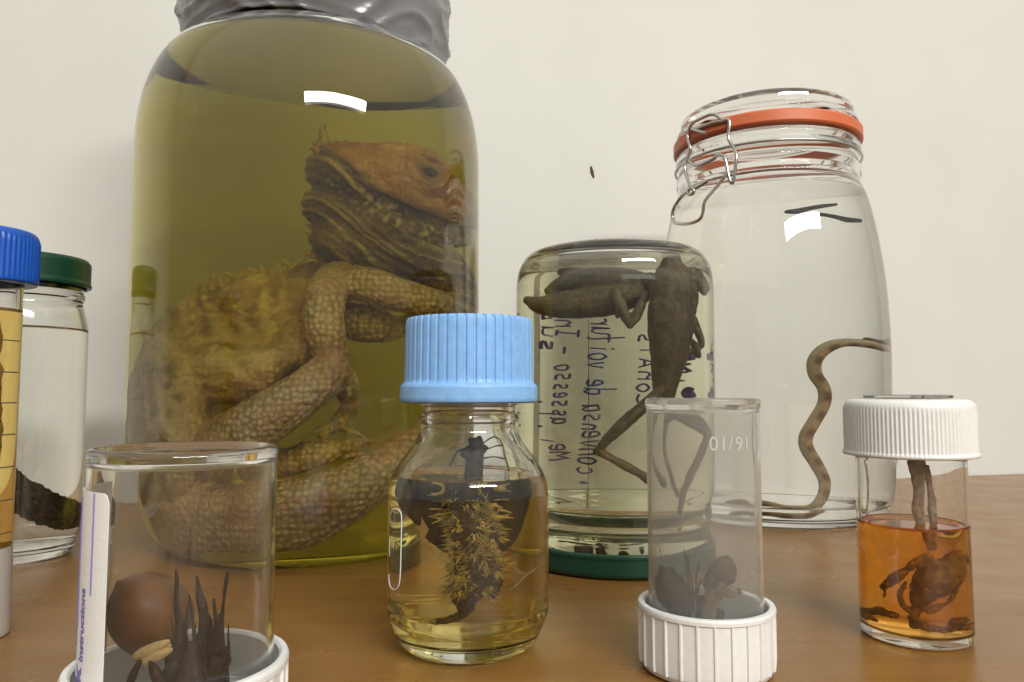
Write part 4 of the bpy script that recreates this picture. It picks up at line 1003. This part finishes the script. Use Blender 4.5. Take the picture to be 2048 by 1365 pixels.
def label_pot():
    c = POT.c; z = POT.z; r = POT.r; R = POT.R
    t = thing('specimen_pot', c, 'clear upside down pot with a paper label, brown nut and dark stalks inside', 'pot', 'specimen pots standing on their white caps')
    zt = z(893); ro = r(196, 1300) ; Rc = r(223, 1320); h = z(1318); zf = max(h - .011, .003)
    print('label pot', zt, h, zf, ro, Rc)
    if h < .012: h, zf = .014, .003
    rib_cap(c, Rc, ro + .0012, h, zf, 26, t, .07)
    th = .0011; rt = R
    rr = lambda zz: rt + (ro - rt) * (zt - zz) / (zt - zf)
    out = [(ro - th * .5, zf + .0003), (ro, zf + .0006), (rr(h), h), (rt, zt - .0025)] + [(rt + .0002, zt - .0018), (rt + .0002, zt - .0008), (rt - .0006, zt), (rt - .0014, zt), (rt - .0020, zt - .0010), (0, zt - .0011)]
    inn = [(ro - th, zf + .0006), (rr(h) - th, h), (rt - th, zt - .0035), (rt - th - .0008, zt - .0024), (0, zt - .0021)]
    MB().lathe(out + inn[::-1], c, 140).build('cup', frosted(.012, 1.46, 'hazy_plastic', .012), t)
    # paper label: from the front-left round the left side
    za, zb = z(966), max(h + .0006, z(1385)); a1 = -math.radians(44) - POT.phi * 0 ; a0 = -math.radians(125)
    a1 += POT.phi * -1 if False else 0
    base = -POT.phi * -1
    vs = []; fs = []; na, nz = 40, 16; off = .00025
    def pos(a, zz, o_):        # angle a measured from the point facing the camera, to the right
        aa = a - POT.phi; q = rr(zz) + o_; return (c[0] + q * math.sin(aa), c[1] - q * math.cos(aa), zz)
    for L_ in (0, 1):
        for j in range(nz + 1):
            for i in range(na + 1):
                a = a0 + (a1 - a0) * i / na; s = (a - a1); cut = 0
                zz = zb + (za - zb) * j / nz
                edge = max(0, (a - (a1 - .09)) / .09); zz2 = min(zz, za - .0022 * (1 - math.sqrt(max(0, 1 - edge * edge))))
                vs.append(pos(a, zz2, off if L_ == 0 else .00005))
    st = (na + 1); of2 = st * (nz + 1)
    for j in range(nz):
        for i in range(na):
            q = (j * st + i, j * st + i + 1, (j + 1) * st + i + 1, (j + 1) * st + i); fs.append(q); fs.append(tuple(of2 + k for k in q[::-1]))
    for i in range(na): fs += [(i, of2 + i, of2 + i + 1, i + 1), (nz * st + i + 1, of2 + nz * st + i + 1, of2 + nz * st + i, nz * st + i)]
    for j in range(nz): fs += [(j * st + na, of2 + j * st + na, of2 + (j + 1) * st + na, (j + 1) * st + na), ((j + 1) * st, of2 + (j + 1) * st, of2 + j * st, j * st)]
    mb = MB(); mb.add(vs, fs); lab = mb.build('paper_label', M_PAPER, t, sharp=40)
    ink = None
    def txt(s, size, ang, v, bold=.0001):
        m = text_mesh(s, size, bold); co = coords(m); zz = z(v, R * math.cos(math.radians(ang))) + co[:, 0]; a = math.radians(ang) - co[:, 1] / ro
        new = np.array([pos(a[i], zz[i], off + .00006 + co[i, 2]) for i in range(len(co))]); setco(m, new); return m
    def rule(ang, v0, v1):
        q = MB(); q.tube([pos(math.radians(ang), zz, off + .00005) for zz in np.linspace(z(v0, R * math.cos(math.radians(ang))), z(v1, R * math.cos(math.radians(ang))), 8)], .00018, 6, 1); return q
    bm = bmesh.new()
    for m in (txt('Instructions', .0031, -64, 1302, .00010), txt('Doctor', .0031, -79, 1290, .0001), txt('Rx', .0060, -66, 1378, .0003)): bm.from_mesh(m)
    for q in (rule(-57, 1172, 980), rule(-77, 1230, 985)):
        m = q.mesh('q'); bm.from_mesh(m)
    m = bpy.data.meshes.new('label_print'); bm.to_mesh(m); bm.free()
    link(m, 'label_print', M_PRINT, lab, False)
    return h, zf
h7, zf7 = label_pot()
def pot_contents():
    y = POT.c[1]; A = lambda u, v, dy=0.0: at_y(u, v, y + dy); S = .188 / F_PX
    # nut
    pc = A(300, 1228, .004); rt_ = Matrix.Rotation(math.radians(-38), 3, 'Y') @ Matrix.Rotation(.3, 3, 'X')
    mb = MB()
    prof = [(0, -84)] + [(x, zz) for (x, zz) in ((30, -82), (55, -74), (74, -52), (83, -20), (84, 10), (76, 42), (58, 70), (34, 88), (14, 98), (5, 104), (0, 106))]
    prof = spl(prof, 4); mm = MB(); mm.lathe([(a * S * .83, b * S * .83) for a, b in prof], (0, 0), 48)
    mb.add([tuple(np.array(pc) + np.array(rt_ @ Vector(p))) for p in mm.v], mm.f)
    lo = min(p[2] for p in mb.v)
    if lo < zf7 + .0003: mb.v = [(p[0], p[1], p[2] + zf7 + .0003 - lo) for p in mb.v]
    m_, N, L, b = mat('nut_shell'); tcx = N.new('ShaderNodeTexCoord'); nz = N.new('ShaderNodeTexNoise'); nz.inputs['Scale'].default_value = 120; nz.inputs['Detail'].default_value = 5
    mp = N.new('ShaderNodeMapping'); mp.inputs['Scale'].default_value = (1, 1, .25); mp.inputs['Rotation'].default_value = (.3, math.radians(-38), 0); L.new(tcx.outputs['Object'], mp.inputs[0]); L.new(mp.outputs[0], nz.inputs['Vector'])
    rp_ = N.new('ShaderNodeValToRGB'); rp_.color_ramp.elements[0].position = .3; rp_.color_ramp.elements[0].color = (.115, .046, .013, 1); rp_.color_ramp.elements[1].position = .7; rp_.color_ramp.elements[1].color = (.20, .084, .024, 1)
    L.new(nz.outputs[0], rp_.inputs[0]); L.new(rp_.outputs[0], b.inputs['Base Color']); b.inputs['Roughness'].default_value = .33
    o = mb.build('nut', m_, origin=tuple(pc)); tag(o, 'shiny reddish brown nut behind the paper label of the clear pot', 'nut')
    # pale seed
    mb = MB(); pc = A(305, 1306, -.008); rt_ = Matrix.Rotation(math.radians(-24), 3, 'Y')
    for sgn in (-1, 1): mb.ell(np.array(pc) + np.array(rt_ @ Vector((0, 0, sgn * 6.5 * S))), (36 * S, 9 * S, 10 * S), 20, 12, rot=rt_, bump=.08, freq=600)
    mb.ell(np.array(pc) + np.array((0, .0006, 0)), (33 * S, 8 * S, 9 * S), 20, 12, rot=rt_)
    o = mb.build('seed', simple('pale_seed', (.55, .38, .17), .55, .3, bump=.25, bscale=700, var=.2), origin=tuple(pc)); tag(o, 'small pale tan seed with a groove lying before the brown nut', 'seed')
    # dark stalks
    mb = MB(); floor = zf7 + .0005
    def st(L, dy=0.0):
        P = [A(u, v, dy) for (u, v, r_) in L]; P = [np.array((p[0], p[1], max(p[2], floor + L[i][2] * S))) for i, p in enumerate(P)]
        mb.tube(P, [l[2] * S * .82 for l in L], 10, 4)
    st([(352, 1142, 5), (354, 1170, 7), (353, 1210, 7), (358, 1260, 8), (352, 1310, 14), (350, 1380, 22)])
    st([(394, 1152, 3), (399, 1190, 6), (408, 1235, 9), (400, 1280, 11), (396, 1330, 18), (400, 1385, 26)], .001)
    st([(456, 1145, 4), (450, 1180, 6), (446, 1225, 7), (440, 1270, 11), (436, 1320, 17), (430, 1385, 24)], -.001)
    st([(418, 1230, 4), (420, 1270, 12), (424, 1320, 20), (420, 1390, 30)], .004)
    st([(440, 1225, 2), (432, 1255, 8), (430, 1300, 12)], -.003)
    st([(380, 1290, 8), (385, 1330, 20), (380, 1385, 28)], -.003); st([(345, 1330, 12), (330, 1352, 12), (318, 1375, 10)], -.004)
    st([(444, 1290, 4), (458, 1312, 4), (455, 1330, 4), (446, 1334, 4)], -.005); st([(372, 1250, 3), (366, 1290, 9), (362, 1330, 14)], .002)
    st([(282, 1322, 6), (270, 1348, 7), (255, 1372, 6)], -.009); st([(300, 1322, 5), (312, 1350, 10), (330, 1375, 12)], -.009)
    m = remesh(mb, .0004, 1, 'stalk'); fb = MB()
    for k in range(34):
        u = R_.uniform(335, 462); v0 = R_.uniform(1290, 1380); h_ = R_.uniform(30, 120); dx = R_.uniform(-14, 14); dy = R_.uniform(-.004, .004)
        fb.tube([np.maximum(A(u, v0, dy), (-9, -9, floor)), A(u + dx * .4, v0 - h_ * .5, dy), A(u + dx, v0 - h_, dy)], [2.6 * S, 2 * S, .8 * S], 6, 3)
    m = merge_mesh(m, fb); co = coords(m); no = normals(m); n1 = np.array([noise.noise(Vector((p[0] * 420, p[1] * 420, p[2] * 90))) for p in co])
    setco(m, co + no * (.0007 * n1)[:, None]); set_color(m, np.clip(np.array([.048, .026, .014])[None, :] * (1 + .8 * n1[:, None]), .003, 1))
    o = link(m, 'dried_stalks', attr_mat('dried_stalk', .6, None, .6, .3), None, True, origin=tuple(A(400, 1300))); tag(o, 'clump of dark dried plant stalks standing in the clear label pot', 'dried plant')
pot_contents()

# ================================================================== 6 amber vial
def vial():
    c = VIA.c; R = VIA.R; z = VIA.z; r = VIA.r
    t = thing('specimen_vial', c, 'short vial of amber orange fluid with a white ribbed screw cap', 'vial')
    th = .0016; zc = z(905)
    out = [(0, .0012), (R * .86, .001), (R * .93, .0005), (R * .985, .0014), (R, .004), (R * .995, zc), (R * .93, zc + .002), (R * .93, z(800))]
    inn = [(0, .0040), (R * .80, .0042), (R * .90, .0052), (R - th, .0085), (R * .995 - th, zc - .002), (R * .88, zc + .001), (R * .88, z(800))]
    MB().lathe(out + inn[::-1], c, 120).build('vial_body', M_CLEAR, t)
    e = .0008; zl = z(1046)
    lq = [(0, .0034), (R * .80, .0036), (R * .91, .0046), (R - th + e, .0085), (R * .997 - th + e, zl + .0008), (R - th - .0008, zl + .0001), (R - th - .0025, zl - .0006), (0, zl - .0008)]
    MB().lathe(lq, c, 120).build('liquid', liquid('amber_fluid', (.998, .735, .0), 76.0, 1.36), t)
    nr = 96; ra = r(134, 850); zt, zb = z(799), z(912)
    def warp(q, a, zz):
        if q < ra * .985 or zz > zt - .0034 or zz < zb + .0021: return q
        return q + .00022 * math.cos(a * nr)
    pr = [(R * .9, zb + .001), (ra - .0014, zb), (ra + .0006, zb + .0004), (ra + .0008, zb + .0015), (ra, zb + .0022), (ra, zb + .0035), (ra, zt - .0045)] + arc(ra - .0036, zt - .0036, .0036, .0036, 5, 90, 6) + [(ra * .6, zt + .0001), (0, zt + .0001)]
    MB().lathe(pr, c, nr * 6, warp=warp).build('screw_cap', M_WHITE, t)
    # glass slip on the cap
    x0 = at_y(1742, 790, c[1] - .004); x1 = at_y(1908, 790, c[1] - .004); z0 = zt + .0003
    mb = MB(); mb.lathe([(0, 0), (.0161, 0), (.0167, .0004), (.0167, .0012), (.0161, .0016), (0, .0016)], ((x0[0] + x1[0]) / 2, c[1]), 64)
    mb.v = [(p[0], p[1], p[2] + z0) for p in mb.v]
    o = mb.build('glass_disc', glass('grey_glass', (.80, .78, .76), 1.5), origin=((x0[0] + x1[0]) / 2, c[1], z0), sharp=40); tag(o, 'thin grey glass disc lying on the white cap of the amber vial', 'glass disc')
    n = 1.36; zb = .0046
    def bug(tubes, voxel, colr, nm, add=None):
        mb = MB()
        for tb in tubes: inj_tube(mb, VIA, tb, 12, 4, n=n)
        lim = R - .0027
        for i, p in enumerate(mb.v):
            d = math.hypot(p[0] - c[0], p[1] - c[1]); k = min(1, lim / d); mb.v[i] = (c[0] + (p[0] - c[0]) * k, c[1] + (p[1] - c[1]) * k, max(p[2], .0056 if d < lim * .9 else .0075))
        m = remesh(mb, voxel, 2, nm); co = coords(m); no = normals(m); n1 = np.array([noise.noise(Vector(p) * 330) for p in co]); n2 = np.array([fbm(p, 800) for p in co])
        setco(m, co + no * (.0007 * n1 + .0003 * n2)[:, None]); set_color(m, np.clip(np.array(colr)[None, :] * (1 + .7 * n1[:, None]), .003, 1))
        return link(m, nm, attr_mat(nm + '_skin', .45, None, .5, .4), None, True, origin=tuple(co.mean(axis=0)))
    o = bug([[(1836, 1215, .42, 14), (1848, 1185, .40, 30), (1872, 1160, .40, 40), (1898, 1140, .42, 34), (1912, 1125, .45, 18)],
             [(1766, 1176, .34, 8), (1785, 1160, .34, 11), (1812, 1140, .34, 9), (1838, 1120, .36, 7), (1858, 1112, .38, 5)],
             [(1834, 1130, .36, 8), (1865, 1124, .35, 8), (1890, 1128, .36, 6)], [(1892, 1130, .42, 14), (1915, 1112, .46, 13), (1932, 1120, .5, 8)],
             [(1812, 1165, .36, 5), (1800, 1190, .36, 6), (1808, 1212, .38, 6), (1832, 1224, .40, 9)], [(1770, 1178, .34, 5), (1768, 1195, .34, 3)], [(1900, 1160, .38, 8), (1912, 1180, .38, 6), (1895, 1205, .38, 5), (1860, 1220, .40, 8)]], .0004, (.36, .17, .035), 'frog')
    o.name = 'curled_insect'; tag(o, 'curled brown insect with bent legs suspended in the amber vial fluid', 'insect')
    o = bug([[(1725, 1220, .4, 6), (1760, 1222, .4, 8), (1790, 1230, .4, 6)], [(1735, 1245, .35, 14), (1770, 1262, .35, 12), (1805, 1270, .4, 14)], [(1830, 1240, .4, 12), (1850, 1262, .4, 18), (1890, 1270, .4, 18), (1920, 1258, .45, 14)], [(1850, 1285, .35, 8), (1900, 1290, .35, 8)], [(1905, 1245, .5, 9), (1930, 1240, .5, 6)]], .0005, (.26, .13, .05), 'plant_debris')
    tag(o, 'lumpy brown debris settled on the bottom of the amber vial', 'debris')
    # brown strip stuck inside above the liquid
    y = c[1]; mb = MB(); A = lambda u, v: at_y(u, v, y + .006); S = .317 / F_PX
    mb.tube([A(1832, 918), A(1836, 950), A(1838, 985), A(1836, 1015), A(1842, 1050), A(1850, 1090)], [19 * S, 15 * S, 11 * S, 13 * S, 9 * S, 6 * S], 12, 4, flat=.4, up=(0, 1, 0))
    mb.tube([A(1852, 930), A(1862, 980), A(1866, 1020), A(1868, 1060)], [7 * S, 6 * S, 9 * S, 5 * S], 10, 4, flat=.5, up=(0, 1, 0))
    for i, p in enumerate(mb.v):
        w = .0006 * noise.noise(Vector(p) * 400); mb.v[i] = (p[0] + w, p[1], p[2])
    o = mb.build('bark_strip', simple('bark', (.42, .31, .21), .7, .3, bump=.5, bscale=400, var=.4), origin=tuple(A(1838, 980))); tag(o, 'brown strip standing up out of the amber fluid under the white cap', 'strip')
vial()

# ================================================================== 8 blue-capped tube on the left
def tube8():
    c = TUBE.c; R = TUBE.R; z = TUBE.z; r = TUBE.r
    t = thing('centrifuge_tube', c, 'graduated tube of yellow liquid with a deep blue cap at the left edge', 'tube')
    th = .0013; zt = z(560); zs = .026
    out = [(0, zs - .004), (R * .5, zs - .002), (R * .96, zs + .006), (R, zs + .010), (R * 1.0, zt), (R, zt + .02)]
    inn = [(0, zs - .0025), (R * .5, zs - .0005), (R * .96 - th, zs + .0075), (R - th, zs + .011), (R - th, zt + .02)]
    MB().lathe(out + inn[::-1], c, 96).build('tube_body', M_CLEAR, t)
    e = .0007; zl = z(618)
    lq = [(0, zs - .003), (R * .5, zs - .001), (R * .96 - th + e, zs + .007), (R - th + e, zs + .011), (R - th + e, zl), (R - th - .001, zl - .0006), (0, zl - .0008)]
    MB().lathe(lq, c, 96).build('liquid', liquid('honey_fluid', (.975, .77, .0), 62.0, 1.36), t)
    MB().lathe([(R * .97, .0005), (R + .0004, .0005), (R + .0006, .002), (R + .0004, zs + .004), (R, zs + .0095), (R - .001, zs + .008), (R - .0016, .002)], c, 96, closed=True).build('tube_base', simple('grey_skirt', (.45, .40, .36), .4), t, sharp=40)
    nr = 60; ra = r(116, 500) + .0; zc0, zc1 = z(568), z(462)
    def warp(q, a, zz):
        if q < ra * .985 or zz > zc1 - .003 or zz < zc0 + .002: return q
        return q + .00028 * math.cos(a * nr)
    pr = [(R + .0002, zc0), (ra - .0006, zc0), (ra, zc0 + .0008), (ra, zc0 + .003), (ra * .985 + .0003, zc1 - .0045)] + arc(ra * .985 - .0030, zc1 - .003, .003, .003, 5, 90, 5) + [(ra * .5, zc1), (0, zc1)]
    MB().lathe(pr, c, nr * 6, warp=warp).build('screw_cap', simple('deep_blue_plastic', (.004, .085, .46), .32, .5), t)
    q = MB()
    for k, v in enumerate((623, 682, 745, 806, 869, 934, 1000, 1066, 1128)):
        a = [math.radians(x) for x in np.linspace(30 if k % 2 else 8, 66, 10)]; zz = z(v)
        q.tube([(c[0] + (R + .00008) * math.sin(x - TUBE.phi), c[1] - (R + .00008) * math.cos(x - TUBE.phi), zz) for x in a], .00028, 6, 1)
    q.build('graduation_marks', simple('grey_print', (.10, .09, .06), .6), t)
    # dark specimen inside
    s = MB(); inj_tube(s, TUBE, [(-8, 640, .5, 5), (-4, 740, .5, 8), (-6, 840, .5, 8), (-10, 930, .5, 8), (-20, 1020, .5, 6)], 12, 5)
    for i, p in enumerate(s.v):
        w = .001 * noise.noise(Vector(p) * 200); s.v[i] = (p[0] + w, p[1] + w, p[2])
    o = s.build('plant_stem', simple('stem', (.42, .34, .16), .7, .3, bump=.4, bscale=300, var=.4), origin=(c[0], c[1], zs)); tag(o, 'olive brown stem soaking inside the blue capped graduated tube', 'plant stem')
tube8()

# ================================================================== 9 green-lidded jar on the left
def left_jar():
    c = LEFT.c; R = LEFT.R; z = LEFT.z; r = LEFT.r
    t = thing('lidded_jar', c, 'clear jar with a dark green lid behind the blue capped tube, dark bark inside', 'jar')
    zt = z(522); zl0 = z(574); rl = R * 1.01
    green_lid(c, rl, zl0, z(518), t, down=False)
    out = [(0, .003), (R * .70, .0025), (R * .76, .0006)] + arc(R * .80, .026, R * .2, .0254, -85, 0, 9) + [(R, z(690))]
    out += spl([(R, z(672)), (R * .99, z(650)), (R * .945, z(625)), (R * .905, z(612)), (R * .895, z(604))], 5) + [(R * .90, z(600)), (R * .925, z(596)), (R * .925, z(588)), (R * .90, z(584)), (R * .90, zl0 + .004), (R * .89, z(530))]
    th = .003
    inn = [(0, .007), (R * .70, .007)] + arc(R * .80 - th, .030, R * .2, .022, -85, 0, 8) + [(R - th, z(690))] + spl([(R - th, z(672)), (R * .985 - th, z(650)), (R * .935 - th, z(625)), (R * .89 - th, z(612)), (R * .875 - th, z(604))], 5) + [(R * .86, z(590)), (R * .86, z(530))]
    MB().lathe(out + inn[::-1], c, 120).build('jar_body', M_GLASS, t)
    e = .0015; zl = z(655)
    lq = [(0, .0056), (R * .70, .0056)] + arc(R * .80 - e, .030, R * .2, .0236, -85, 0, 8) + [(R - e, z(690)), (R - e, zl - .001), (R - e - .002, zl - .0018), (R - e - .005, zl - .0022), (0, zl - .0022)]
    MB().lathe(lq, c, 120).build('liquid', liquid('water_fluid', (.92, .93, .62), 1.6, 1.345), t)
    mb = MB(); inj_tube(mb, LEFT, [(-40, 910, .40, 14), (0, 950, .28, 28), (40, 986, .20, 34), (85, 1014, .18, 34), (125, 1026, .22, 30), (168, 1028, .5, 22)], 20, 6, n=1.345)
    for k in range(0):
        f = R_.random(); u = -20 + 170 * f; v = 955 + 95 * f - 28 * math.sin(math.pi * f) * 1.0 + R_.uniform(-30, 25)
        inj_tube(mb, LEFT, [(u, v, .28, 5), (u - R_.uniform(-4, 8), v - R_.uniform(2, 9), .26, 1.5)], 6, 2, n=1.345)
    for i, p in enumerate(mb.v):
        d = math.hypot(p[0] - c[0], p[1] - c[1]); k = min(1, (R - .005) / d); mb.v[i] = (c[0] + (p[0] - c[0]) * k, c[1] + (p[1] - c[1]) * k, max(p[2], .009))
    m = remesh(mb, .0007, 1, 'bark'); co = coords(m); no = normals(m); n1 = np.array([fbm(p, 260) for p in co])
    setco(m, co + no * (.0014 * n1)[:, None]); set_color(m, np.clip(np.array([.055, .040, .026])[None, :] * (1 + .8 * n1[:, None]), .003, 1))
    o = link(m, 'bark_piece', attr_mat('dark_bark', .6, None, .6, .3), None, True, origin=tuple(co.mean(axis=0))); tag(o, 'curved dark rough piece of bark at the bottom of the green lidded jar', 'bark')
left_jar()
